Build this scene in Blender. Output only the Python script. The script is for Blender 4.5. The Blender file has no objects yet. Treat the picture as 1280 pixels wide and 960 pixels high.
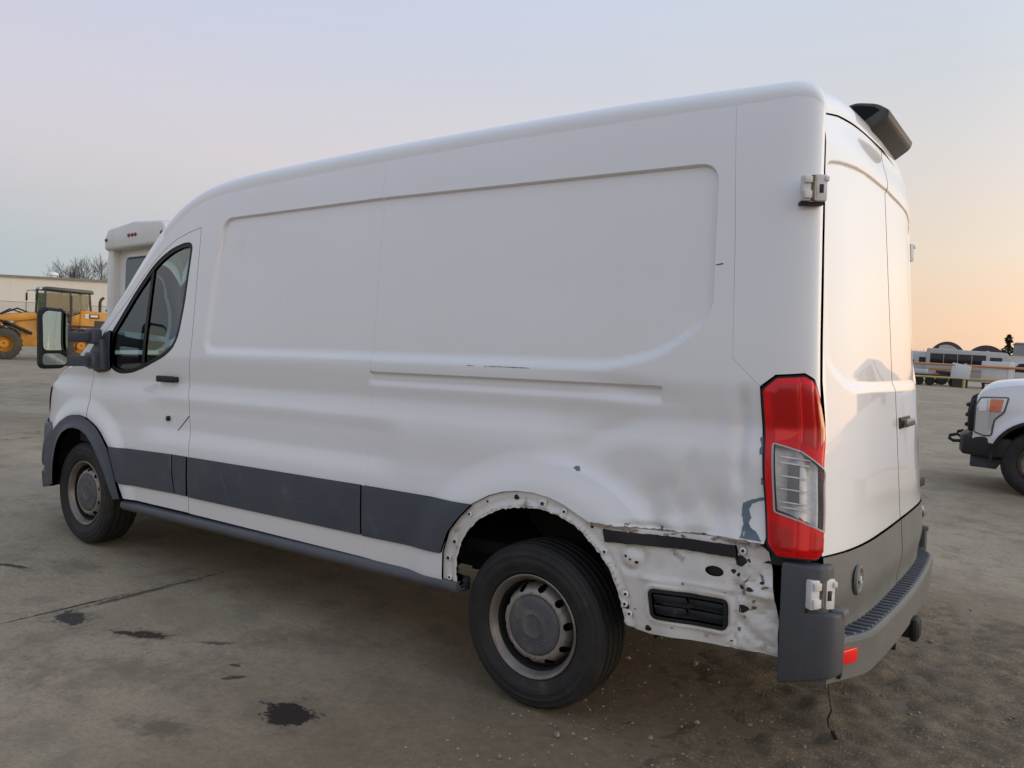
import bpy, bmesh, math, random
import numpy as np
from mathutils import Vector, Matrix
from mathutils.geometry import delaunay_2d_cdt

random.seed(7); np.random.seed(7)
scene = bpy.context.scene
C = scene.collection

# ------------------------------------------------------------------ camera
cam_data = bpy.data.cameras.new('camera')
cam_data.sensor_width = 36.0
cam_data.lens = 998.59 / 1280.0 * 36.0
cam_data.clip_start = 0.05
cam_data.clip_end = 3000.0
cam = bpy.data.objects.new('camera', cam_data)
C.objects.link(cam)
yaw, pitch, roll = -0.9578, -0.0505, 0.0548
fwd = Vector((math.cos(pitch)*math.cos(yaw), math.cos(pitch)*math.sin(yaw), math.sin(pitch)))
rt = fwd.cross(Vector((0, 0, 1))).normalized()
up = rt.cross(fwd)
rt2 = math.cos(roll)*rt + math.sin(roll)*up
up2 = -math.sin(roll)*rt + math.cos(roll)*up
rot = Matrix((rt2, up2, -fwd)).transposed()
cam.matrix_world = Matrix.Translation((-1.8134, 3.7887, 1.5537)) @ rot.to_4x4()
scene.camera = cam

# ------------------------------------------------------------------ sky, sun, exposure
SUN_AZ = math.atan2(-0.35, -1.0)          # the sun has just gone down behind the van, off to the camera's right
SUN_EL = math.radians(2.0)
sun_dir = Vector((math.cos(SUN_AZ)*math.cos(SUN_EL), math.sin(SUN_AZ)*math.cos(SUN_EL), math.sin(SUN_EL)))
world = bpy.data.worlds.new('World'); scene.world = world; world.use_nodes = True
wn = world.node_tree.nodes; wl = world.node_tree.links; wn.clear()
def build_world():
    out = wn.new('ShaderNodeOutputWorld'); bg = wn.new('ShaderNodeBackground')
    sky = wn.new('ShaderNodeTexSky'); sky.sky_type = 'NISHITA'; sky.sun_disc = False
    sky.sun_elevation = SUN_EL; sky.sun_rotation = math.pi/2 - SUN_AZ
    sky.air_density = 1.2; sky.dust_density = 2.0; sky.ozone_density = 2.0; sky.altitude = 200
    # evening sky: pale lavender overhead, pink belt away from the sun, cream and orange low down towards it
    tc = wn.new('ShaderNodeTexCoord'); sep = wn.new('ShaderNodeSeparateXYZ')
    wl.new(tc.outputs['Generated'], sep.inputs[0])
    dot = wn.new('ShaderNodeVectorMath'); dot.operation = 'DOT_PRODUCT'
    dot.inputs[1].default_value = (math.cos(SUN_AZ), math.sin(SUN_AZ), 0)
    wl.new(tc.outputs['Generated'], dot.inputs[0])
    az = wn.new('ShaderNodeMapRange'); az.inputs['From Min'].default_value = -0.98; az.inputs['From Max'].default_value = 0.45
    az.interpolation_type = 'SMOOTHSTEP'; wl.new(dot.outputs['Value'], az.inputs['Value'])
    # faint uneven haze bands
    hz = wn.new('ShaderNodeTexNoise'); hz.inputs['Scale'].default_value = 1.6; hz.inputs['Detail'].default_value = 5; hz.inputs['Roughness'].default_value = .55
    hm = wn.new('ShaderNodeMapping'); hm.inputs['Scale'].default_value = (1, 1, 7); wl.new(tc.outputs['Generated'], hm.inputs['Vector']); wl.new(hm.outputs[0], hz.inputs['Vector'])
    hs_ = wn.new('ShaderNodeMapRange'); hs_.inputs['To Min'].default_value = -.028; hs_.inputs['To Max'].default_value = .028; wl.new(hz.outputs['Fac'], hs_.inputs['Value'])
    elev = wn.new('ShaderNodeMath'); elev.operation = 'ADD'; wl.new(sep.outputs['Z'], elev.inputs[0]); wl.new(hs_.outputs[0], elev.inputs[1])
    def ramp(stops):
        r = wn.new('ShaderNodeValToRGB'); e = r.color_ramp.elements
        while len(e) > 1: e.remove(e[-1])
        e[0].position = stops[0][0]; e[0].color = (*stops[0][1], 1)
        for p, c in stops[1:]:
            n = e.new(p); n.color = (*c, 1)
        wl.new(elev.outputs[0], r.inputs['Fac']); return r
    away = ramp([(0,(.36,.435,.475)),(.05,(.375,.45,.49)),(.08,(.395,.46,.505)),(.13,(.475,.485,.53)),(.19,(.555,.525,.575)),(.26,(.545,.535,.615)),(.35,(.505,.53,.665)),(.6,(.44,.505,.655)),(1,(.39,.47,.64))])
    near = ramp([(0,(.78,.50,.33)),(.05,(.81,.565,.385)),(.13,(.745,.62,.49)),(.21,(.65,.605,.57)),(.31,(.56,.58,.61)),(.43,(.53,.59,.69)),(.6,(.455,.53,.67)),(1,(.39,.47,.64))])
    mx = wn.new('ShaderNodeMixRGB'); wl.new(az.outputs[0], mx.inputs['Fac'])
    wl.new(away.outputs[0], mx.inputs[1]); wl.new(near.outputs[0], mx.inputs[2])
    sc_ = wn.new('ShaderNodeMixRGB'); sc_.blend_type = 'MULTIPLY'; sc_.inputs['Fac'].default_value = 1
    wl.new(sky.outputs[0], sc_.inputs[1]); sc_.inputs[2].default_value = (SKY_N, SKY_N, SKY_N, 1)
    ad = wn.new('ShaderNodeMixRGB'); ad.blend_type = 'MIX'; ad.inputs['Fac'].default_value = SKY_MIX
    wl.new(sc_.outputs[0], ad.inputs[1]); wl.new(mx.outputs[0], ad.inputs[2])
    # the afterglow grows brighter round to where the sun went down
    gl = wn.new('ShaderNodeMapRange'); gl.inputs['From Min'].default_value = .15; gl.inputs['From Max'].default_value = 1.0; gl.interpolation_type = 'SMOOTHSTEP'
    gl.inputs['To Min'].default_value = 1.0; gl.inputs['To Max'].default_value = GLOW; wl.new(dot.outputs['Value'], gl.inputs['Value'])
    gm = wn.new('ShaderNodeVectorMath'); gm.operation = 'SCALE'; wl.new(ad.outputs[0], gm.inputs[0]); wl.new(gl.outputs[0], gm.inputs['Scale'])
    wl.new(gm.outputs[0], bg.inputs['Color']); bg.inputs['Strength'].default_value = 0.78
    wl.new(bg.outputs[0], out.inputs[0])
SKY_N, SKY_MIX, GLOW = 0.10, 0.90, 2.3
build_world()
sun_data = bpy.data.lights.new('sun', 'SUN')
sun_data.energy = 0.75; sun_data.angle = math.radians(45); sun_data.color = (1.0, 0.78, 0.50)
sun = bpy.data.objects.new('sun', sun_data); C.objects.link(sun)
sun.rotation_euler = (-Vector((sun_dir.x, sun_dir.y, math.sin(math.radians(5))))).to_track_quat('-Z', 'Y').to_euler()
sun.location = (-30, -10, 20)
vs = scene.view_settings
vs.view_transform = 'Standard'; vs.look = 'None'; vs.gamma = 1.0; vs.use_curve_mapping = False
vs.exposure = 0.72
scene.cycles.use_denoising = True
scene.cycles.max_bounces = 8
scene.cycles.caustics_reflective = False; scene.cycles.caustics_refractive = False

# ------------------------------------------------------------------ materials
MATS = {}
def pm(name, col, rough=.5, metal=0., coat=0., coat_rough=.08, var=None, vscale=6., vdetail=5., spots=None, bump=0., bscale=150., spec=.5, transmission=0., alpha=1., ior=1.45, emit=None, rvar=0., stretch=None):
    """Principled material: colour varied by object-space noise, optional second dirt colour, fine bump."""
    m = bpy.data.materials.new(name); m.use_nodes = True; MATS[name] = m
    nt = m.node_tree; n = nt.nodes; l = nt.links; b = n['Principled BSDF']
    b.inputs['Base Color'].default_value = (*col, 1); b.inputs['Roughness'].default_value = rough
    b.inputs['Metallic'].default_value = metal; b.inputs['Coat Weight'].default_value = coat
    b.inputs['Coat Roughness'].default_value = coat_rough; b.inputs['Specular IOR Level'].default_value = spec
    b.inputs['Transmission Weight'].default_value = transmission; b.inputs['Alpha'].default_value = alpha
    b.inputs['IOR'].default_value = ior
    tc = n.new('ShaderNodeTexCoord'); cur = None
    if var:
        t = n.new('ShaderNodeTexNoise'); t.inputs['Scale'].default_value = vscale; t.inputs['Detail'].default_value = vdetail; t.inputs['Roughness'].default_value = .6
        l.new(tc.outputs['Object'], t.inputs['Vector'])
        r = n.new('ShaderNodeMapRange'); r.inputs['From Min'].default_value = .32; r.inputs['From Max'].default_value = .68
        l.new(t.outputs['Fac'], r.inputs['Value'])
        mx = n.new('ShaderNodeMixRGB'); l.new(r.outputs[0], mx.inputs['Fac'])
        mx.inputs[1].default_value = (*col, 1); mx.inputs[2].default_value = (*var, 1); cur = mx.outputs[0]
        if rvar:
            rr = n.new('ShaderNodeMapRange'); l.new(t.outputs['Fac'], rr.inputs['Value'])
            rr.inputs['From Min'].default_value = .3; rr.inputs['From Max'].default_value = .7
            rr.inputs['To Min'].default_value = rough-rvar; rr.inputs['To Max'].default_value = rough+rvar
            l.new(rr.outputs[0], b.inputs['Roughness'])
    if spots:                      # (colour, scale, threshold, softness)
        sc_, ss, th, so = spots
        t2 = n.new('ShaderNodeTexNoise'); t2.inputs['Scale'].default_value = ss; t2.inputs['Detail'].default_value = 6; t2.inputs['Roughness'].default_value = .65
        if stretch:
            mp = n.new('ShaderNodeMapping'); mp.inputs['Scale'].default_value = stretch; l.new(tc.outputs['Object'], mp.inputs['Vector']); l.new(mp.outputs[0], t2.inputs['Vector'])
        else: l.new(tc.outputs['Object'], t2.inputs['Vector'])
        r2 = n.new('ShaderNodeMapRange'); r2.inputs['From Min'].default_value = th; r2.inputs['From Max'].default_value = th+so
        l.new(t2.outputs['Fac'], r2.inputs['Value'])
        m2 = n.new('ShaderNodeMixRGB'); l.new(r2.outputs[0], m2.inputs['Fac'])
        if cur: l.new(cur, m2.inputs[1])
        else: m2.inputs[1].default_value = (*col, 1)
        m2.inputs[2].default_value = (*sc_, 1); cur = m2.outputs[0]
    if cur: l.new(cur, b.inputs['Base Color'])
    if bump:
        t3 = n.new('ShaderNodeTexNoise'); t3.inputs['Scale'].default_value = bscale; t3.inputs['Detail'].default_value = 4
        l.new(tc.outputs['Object'], t3.inputs['Vector'])
        bp = n.new('ShaderNodeBump'); bp.inputs['Strength'].default_value = bump; bp.inputs['Distance'].default_value = .004
        l.new(t3.outputs['Fac'], bp.inputs['Height']); l.new(bp.outputs[0], b.inputs['Normal'])
    if emit:
        b.inputs['Emission Color'].default_value = (*emit[0], 1); b.inputs['Emission Strength'].default_value = emit[1]
    return m

pm('paint', (.79,.79,.79), .38, coat=1., coat_rough=.02, var=(.765,.765,.76), vscale=1.1, spots=((.62,.59,.54), 5, .66, .30), stretch=(1.2,1.2,.7), rvar=.04)
pm('paint_dirty', (.72,.71,.69), .5, coat=.15, var=(.60,.57,.52), vscale=7, spots=((.24,.19,.14), 12, .60, .14), bump=.2, bscale=40)
pm('primer', (.10,.145,.20), .6, var=(.17,.21,.26), vscale=25)
pm('trim', (.050,.059,.075), .46, var=(.070,.079,.095), vscale=4, spots=((.14,.14,.14), 8, .60, .2), bump=.15, bscale=500)
pm('trim_grey', (.125,.13,.122), .55, var=(.155,.155,.14), vscale=4, spots=((.22,.205,.18), 10, .60, .2), bump=.2, bscale=420)
pm('paint_hinge', (.68,.68,.67), .45, var=(.58,.57,.54), vscale=22, spots=((.30,.26,.21), 30, .58, .15))
pm('trim_scuff', (.12,.125,.13), .6, var=(.08,.085,.095), vscale=30)
pm('rust_edge', (.16,.10,.06), .8, var=(.36,.31,.26), vscale=45, spots=((.05,.04,.035), 60, .55, .1))
pm('trim_corner', (.060,.064,.072), .5, var=(.075,.078,.084), vscale=5, spots=((.14,.135,.125), 10, .60, .2), bump=.15, bscale=450)
pm('black', (.012,.012,.013), .55, bump=.1, bscale=300)
pm('well', (.010,.010,.011), .9, var=(.022,.020,.018), vscale=9)
pm('rubber', (.011,.011,.012), .68, var=(.026,.024,.023), vscale=9, spots=((.07,.062,.052), 6, .60, .18), bump=.2, bscale=180)
pm('tread_dust', (.05,.042,.034), .9, var=(.09,.075,.058), vscale=18, bump=.3, bscale=90)
pm('rim', (.32,.295,.265), .48, metal=.3, var=(.23,.20,.17), vscale=9, spots=((.12,.07,.04), 13, .60, .15))
pm('rim_flange', (.25,.225,.20), .42, metal=.5, var=(.17,.135,.105), vscale=11, spots=((.11,.055,.03), 17, .60, .14))
pm('hub_plastic', (.068,.072,.080), .55, var=(.11,.108,.105), vscale=12, spots=((.19,.165,.135), 14, .56, .18))
pm('chrome', (.6,.6,.6), .18, metal=1)
pm('steel', (.25,.24,.23), .45, metal=.8, var=(.14,.10,.07), vscale=14)
pm('lens_red', (.82,.006,.009), .2, coat=.35, coat_rough=.03, spec=.3, var=(.62,.004,.006), vscale=14)
pm('lens_red_dark', (.16,.002,.003), .16, coat=1., coat_rough=.03)
pm('lens_amber', (.62,.16,.05), .12, coat=1., coat_rough=.03)
pm('lens_clear', (.6,.6,.6), .06, coat=1., coat_rough=.02, alpha=.12)
pm('lamp_silver', (.90,.90,.90), .3, metal=.1, var=(.70,.70,.71), vscale=45)
pm('mirror_glass', (.36,.43,.385), .02, metal=1.)
pm('interior', (.045,.047,.05), .7, var=(.07,.07,.075), vscale=6)
pm('interior_light', (.30,.29,.27), .7)
pm('seat_cloth', (.06,.062,.068), .9, var=(.085,.085,.09), vscale=30, bump=.2, bscale=200)
pm('vent_plastic', (.030,.034,.042), .55, spots=((.12,.11,.10), 22, .58, .15))
pm('wire', (.02,.02,.02), .5)
pm('trim_sill',(.075,.082,.10),.5,var=(.10,.105,.115),vscale=5,spots=((.20,.185,.165),9,.60,.2),bump=.1,bscale=300)
pm('lens_red_bright',(.85,.02,.016),.2,coat=.3,coat_rough=.05)
pm('lens_red_deep',(.48,.003,.005),.2,coat=.3,coat_rough=.05)
pm('lens_clear2',(.66,.65,.62),.10,metal=.1,coat=1.,coat_rough=.02)
pm('lamp_grey',(.16,.16,.165),.3,metal=.3)
pm('lamp_rim',(.45,.42,.42),.25)
pm('handle',(.16,.145,.12),.3,metal=.6)
pm('housing',(.055,.052,.048),.42,var=(.085,.075,.062),vscale=7,bump=.1,bscale=300)
pm('void',(.003,.003,.003),.9)
def glass_mat(name, tint, rough=.0, mixv=.12):
    m = bpy.data.materials.new(name); m.use_nodes = True; MATS[name] = m
    n = m.node_tree.nodes; l = m.node_tree.links; n.clear()
    o = n.new('ShaderNodeOutputMaterial'); t = n.new('ShaderNodeBsdfTransparent'); g = n.new('ShaderNodeBsdfGlossy'); mx = n.new('ShaderNodeMixShader')
    f = n.new('ShaderNodeFresnel'); f.inputs['IOR'].default_value = 1.55
    mp = n.new('ShaderNodeMapRange'); mp.inputs['To Min'].default_value = mixv; mp.inputs['To Max'].default_value = 1.
    t.inputs[0].default_value = (*tint, 1); g.inputs['Roughness'].default_value = rough
    l.new(f.outputs[0], mp.inputs['Value']); l.new(mp.outputs[0], mx.inputs[0]); l.new(t.outputs[0], mx.inputs[1]); l.new(g.outputs[0], mx.inputs[2]); l.new(mx.outputs[0], o.inputs[0])
glass_mat('window_glass', (.50,.73,.70), mixv=.08)
glass_mat('screen_glass', (.84,.91,.89), mixv=.03)
glass_mat('dark_glass', (.05,.06,.065), mixv=.06)
pm('far_glass', (.012,.014,.02), .12)

# ------------------------------------------------------------------ mesh helpers
def finish(name, me, mat, parent=None, kind=None):
    if mat is not None: me.materials.append(MATS[mat] if isinstance(mat, str) else mat)
    o = bpy.data.objects.new(name, me); C.objects.link(o)
    if parent is not None: o.parent = parent
    if kind: o['kind'] = kind
    return o
def mesh_obj(name, verts, faces, mat, parent=None, smooth=False, normals=None, kind=None):
    me = bpy.data.meshes.new(name)
    me.from_pydata([tuple(map(float, v)) for v in verts], [], [tuple(map(int, f)) for f in faces]); me.update()
    if smooth or normals is not None:
        me.polygons.foreach_set('use_smooth', [True]*len(me.polygons))
    if normals is not None:
        me.normals_split_custom_set_from_vertices([tuple(map(float, v)) for v in normals])
    return finish(name, me, mat, parent, kind)
class MB:
    """collects solids in one bmesh and links them as one mesh object"""
    def __init__(s): s.bm = bmesh.new()
    def box(s, c, size, rz=0., ry=0., rx=0., bev=0., seg=2):
        M = Matrix.Translation(c) @ Matrix.Rotation(rz, 4, 'Z') @ Matrix.Rotation(ry, 4, 'Y') @ Matrix.Rotation(rx, 4, 'X') @ Matrix.Diagonal((*size, 1))
        t = bmesh.new(); bmesh.ops.create_cube(t, size=1, matrix=M)
        if bev: bmesh.ops.bevel(t, geom=t.edges[:], offset=bev, segments=seg, affect='EDGES', profile=.5)
        s._add(t); return s
    def _add(s, t):
        me = bpy.data.meshes.new('tmp'); t.to_mesh(me); t.free(); s.bm.from_mesh(me); bpy.data.meshes.remove(me)
    def prism(s, pts, axis, a, b, bev=0., seg=2):
        """polygon pts in the two other axes, from a to b on axis"""
        t = bmesh.new(); idx = {'X': (1, 2), 'Y': (0, 2), 'Z': (0, 1)}[axis]; k = 'XYZ'.index(axis)
        def mk(v):
            out = []
            for q in pts:
                co = [0, 0, 0]; co[idx[0]] = q[0]; co[idx[1]] = q[1]; co[k] = v; out.append(t.verts.new(co))
            return out
        A = mk(a); B = mk(b); n = len(pts)
        t.faces.new(A); t.faces.new(B[::-1])
        for i in range(n): t.faces.new((A[i], B[i], B[(i+1) % n], A[(i+1) % n]))
        bmesh.ops.recalc_face_normals(t, faces=t.faces[:])
        if bev: bmesh.ops.bevel(t, geom=t.edges[:], offset=bev, segments=seg, affect='EDGES', profile=.5)
        s._add(t); return s
    def cyl(s, p0, p1, r0, r1=None, n=16, caps=True):
        r1 = r0 if r1 is None else r1
        p0 = Vector(p0); p1 = Vector(p1); d = p1-p0
        t = bmesh.new()
        bmesh.ops.create_cone(t, cap_ends=caps, segments=n, radius1=r0, radius2=r1, depth=d.length, matrix=Matrix.Translation((p0+p1)/2) @ d.to_track_quat('Z', 'Y').to_matrix().to_4x4())
        s._add(t); return s
    def tube(s, pts, r, n=8):
        pts = [Vector(q) for q in pts]; rs = r if isinstance(r, (list, tuple)) else [r]*len(pts)
        t = bmesh.new(); rings = []
        for i, q in enumerate(pts):
            d = (pts[min(i+1, len(pts)-1)]-pts[max(i-1, 0)]).normalized()
            a = d.orthogonal().normalized() if i == 0 else (rings_a - d*rings_a.dot(d)).normalized()
            rings_a = a; b = d.cross(a)
            rings.append([t.verts.new(q+rs[i]*(math.cos(2*math.pi*k/n)*a+math.sin(2*math.pi*k/n)*b)) for k in range(n)])
        for i in range(len(rings)-1):
            for k in range(n): t.faces.new((rings[i][k], rings[i][(k+1) % n], rings[i+1][(k+1) % n], rings[i+1][k]))
        t.faces.new(rings[0][::-1]); t.faces.new(rings[-1]); s._add(t); return s
    def lathe(s, prof, c=(0, 0, 0), n=48, axis='Y', sgn=1):
        """prof: (axial, radius); axis Y"""
        t = bmesh.new(); rings = []
        for a, r in prof:
            rg = []
            for k in range(n):
                th = 2*math.pi*k/n
                if axis == 'Y': co = (c[0]+r*math.cos(th), c[1]+sgn*a, c[2]+r*math.sin(th))
                elif axis == 'Z': co = (c[0]+r*math.cos(th), c[1]+r*math.sin(th), c[2]+a)
                else: co = (c[0]+sgn*a, c[1]+r*math.cos(th), c[2]+r*math.sin(th))
                rg.append(t.verts.new(co))
            rings.append(rg)
        for i in range(len(rings)-1):
            for k in range(n): t.faces.new((rings[i][k], rings[i][(k+1) % n], rings[i+1][(k+1) % n], rings[i+1][k]))
        bmesh.ops.remove_doubles(t, verts=t.verts[:], dist=1e-6)
        bmesh.ops.recalc_face_normals(t, faces=t.faces[:]); s._add(t); return s
    def sphere(s, c, r, u=16, v=10):
        t = bmesh.new(); r3 = r if isinstance(r, (tuple, list)) else (r, r, r)
        bmesh.ops.create_uvsphere(t, u_segments=u, v_segments=v, radius=1, matrix=Matrix.Translation(c) @ Matrix.Diagonal((*r3, 1))); s._add(t); return s
    def build(s, name, mat, parent=None, smooth=35, kind=None):
        me = bpy.data.meshes.new(name); s.bm.to_mesh(me); s.bm.free()
        if smooth:
            me.polygons.foreach_set('use_smooth', [True]*len(me.polygons)); me.update()
            try: me.set_sharp_from_angle(angle=math.radians(smooth))
            except Exception: pass
        return finish(name, me, mat, parent, kind)
def empty(name, loc=(0, 0, 0), rot=(0, 0, 0)):
    o = bpy.data.objects.new(name, None); C.objects.link(o); o.location = loc; o.rotation_euler = rot; o.empty_display_size = .2; return o
def tag(o, label, cat, group=None):
    o['label'] = label; o['category'] = cat
    if group: o['group'] = group
    return o
def copy_tree(o, parent=None):
    c = o.copy(); C.objects.link(c); c.parent = parent
    for ch in [x for x in bpy.data.objects if x.parent == o]: copy_tree(ch, c)
    return c
def sst(a, b, x):
    t = np.clip((np.asarray(x, float)-a)/(b-a), 0, 1); return t*t*(3-2*t)
def resample(loop, step, closed=True):
    P = np.asarray(loop, float); out = []
    n = len(P) if closed else len(P)-1
    for i in range(n):
        a = P[i]; b = P[(i+1) % len(P)]; k = max(1, int(math.ceil(np.hypot(*(b-a))/step)))
        for j in range(k): out.append(a+(b-a)*j/k)
    if not closed: out.append(P[-1])
    return np.array(out)
def smooth_loop(loop, it=2, keep=60):
    """corner cutting that leaves corners sharper than keep degrees alone"""
    P = [np.array(q, float) for q in loop]
    for _ in range(it):
        out = []; n = len(P)
        for i in range(n):
            a, b, c = P[i-1], P[i], P[(i+1) % n]
            v = b-a; w = c-b; ang = abs(math.degrees(math.atan2(v[0]*w[1]-v[1]*w[0], v @ w)))
            if ang > keep: out.append(b)
            else: out += [b*.75+a*.25, b*.75+c*.25]
        P = out
    return P
def rounded(loop, r, n=5):
    P = [np.array(q, float) for q in loop]; out = []; m = len(P)
    for i in range(m):
        a, b, c = P[i-1], P[i], P[(i+1) % m]
        rr = min(r, np.linalg.norm(a-b)*.45, np.linalg.norm(c-b)*.45)
        p0 = b+(a-b)/np.linalg.norm(a-b)*rr; p2 = b+(c-b)/np.linalg.norm(c-b)*rr
        for k in range(n+1):
            t = k/n; out.append((1-t)**2*p0+2*t*(1-t)*b+t*t*p2)
    return out
def area(P):
    P = np.asarray(P); return .5*np.sum(P[:, 0]*np.roll(P[:, 1], -1)-np.roll(P[:, 0], -1)*P[:, 1])
def inset(loop, d):
    P = np.asarray(loop, float)
    if d == 0: return P
    s = 1 if area(P) > 0 else -1
    e1 = P-np.roll(P, 1, 0); e2 = np.roll(P, -1, 0)-P
    e1 /= np.maximum(np.linalg.norm(e1, axis=1, keepdims=True), 1e-9); e2 /= np.maximum(np.linalg.norm(e2, axis=1, keepdims=True), 1e-9)
    n1 = np.stack([-e1[:, 1], e1[:, 0]], 1)*s; n2 = np.stack([-e2[:, 1], e2[:, 0]], 1)*s
    b = n1+n2; L = np.linalg.norm(b, axis=1, keepdims=True); b = b/np.maximum(L, 1e-6)
    c = np.clip(np.sum(b*n1, 1, keepdims=True), .4, 1)
    return P+b*d/c
def inside(P, loops):
    P = np.asarray(P, float); r = np.zeros(len(P), bool)
    for lp in loops:
        A = np.asarray(lp); B = np.roll(A, -1, 0)
        for (x1, y1), (x2, y2) in zip(A, B):
            if y1 == y2: continue
            c = ((y1 > P[:, 1]) != (y2 > P[:, 1])) & (P[:, 0] < (x2-x1)*(P[:, 1]-y1)/(y2-y1)+x1)
            r ^= c
    return r
def ldist(P, lp, closed=True):
    P = np.asarray(P, float); d = np.full(len(P), 1e9); A = np.asarray(lp, float); B = np.roll(A, -1, 0)
    if not closed: A = A[:-1]; B = B[:-1]
    for a, b in zip(A, B):
        v = b-a; L = max(v @ v, 1e-12); t = np.clip(((P-a) @ v)/L, 0, 1)
        d = np.minimum(d, np.linalg.norm(P-a-t[:, None]*v, axis=1))
    return d
def sheet(name, loops, fn, mat, parent=None, step=.02, skirt=.02, feats=(), gap=0., side=1, kind=None, back=False):
    """curved panel: loops (outer, holes) in the surface's own 2-D coordinates, fn lifts to 3-D; edges turned in by skirt"""
    L = []
    for i, lp in enumerate(loops):
        q = resample(lp, step*.8); L.append(inset(q, gap if i == 0 else -gap))
    allp = np.concatenate(L); lo = allp.min(0); hi = allp.max(0)
    gx = np.arange(lo[0]+step*.37, hi[0], step); gz = np.arange(lo[1]+step*.41, hi[1], step)
    G = np.stack(np.meshgrid(gx, gz), -1).reshape(-1, 2)
    if len(feats):
        F = np.concatenate([resample(f, step*.6, closed=False) for f in feats]); G = np.concatenate([G, F])
    if len(G):
        G = G[inside(G, L)]
        for lp in L:
            if len(G): G = G[ldist(G, lp) > step*.38]
    pts = [Vector(q) for q in allp]+[Vector(q) for q in G]
    E = []; o = 0
    for lp in L:
        E += [(o+i, o+(i+1) % len(lp)) for i in range(len(lp))]; o += len(lp)
    V, _, Fc, OV, _, _ = delaunay_2d_cdt(pts, E, [], 0, 1e-7)
    UV = np.array([(v.x, v.y) for v in V]); Fa = np.array([f for f in Fc if len(f) == 3])
    cen = UV[Fa].mean(1); Fa = Fa[inside(cen, L)]
    def P3(q): return np.stack(np.broadcast_arrays(*fn(q[:, 0], q[:, 1])), -1).astype(float)
    def nrm(q):
        e = .0015; a = P3(q+[e, 0])-P3(q-[e, 0]); b = P3(q+[0, e])-P3(q-[0, e]); n = np.cross(b, a)
        return n/np.maximum(np.linalg.norm(n, axis=1, keepdims=True), 1e-12)
    pos = P3(UV); nor = nrm(UV)
    verts = [pos]; nors = [nor]; faces = [Fa[:, ::-1]]; base = len(pos); quads = []
    if skirt:
        for i, lp in enumerate(L):
            a = P3(lp); n = nrm(lp); m = len(lp); t = np.roll(a, -1, 0)-np.roll(a, 1, 0); t /= np.maximum(np.linalg.norm(t, axis=1, keepdims=True), 1e-12)
            s = 1 if area(lp) > 0 else -1
            if i > 0: s = -s
            on = np.cross(t, n)*-s
            verts += [a, a-n*skirt]; nors += [on, on]
            for k in range(m):
                k2 = (k+1) % m; q = (base+k, base+k2, base+m+k2, base+m+k)
                quads.append(q if s < 0 else q[::-1])
            base += 2*m
    V3 = np.concatenate(verts); N3 = np.concatenate(nors); FF = [tuple(f) for f in np.concatenate(faces)]+quads
    if side < 0:
        V3[:, 1] *= -1; N3[:, 1] *= -1; FF = [f[::-1] for f in FF]
    return mesh_obj(name, V3, FF, mat, parent, normals=N3, kind=kind)
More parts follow.
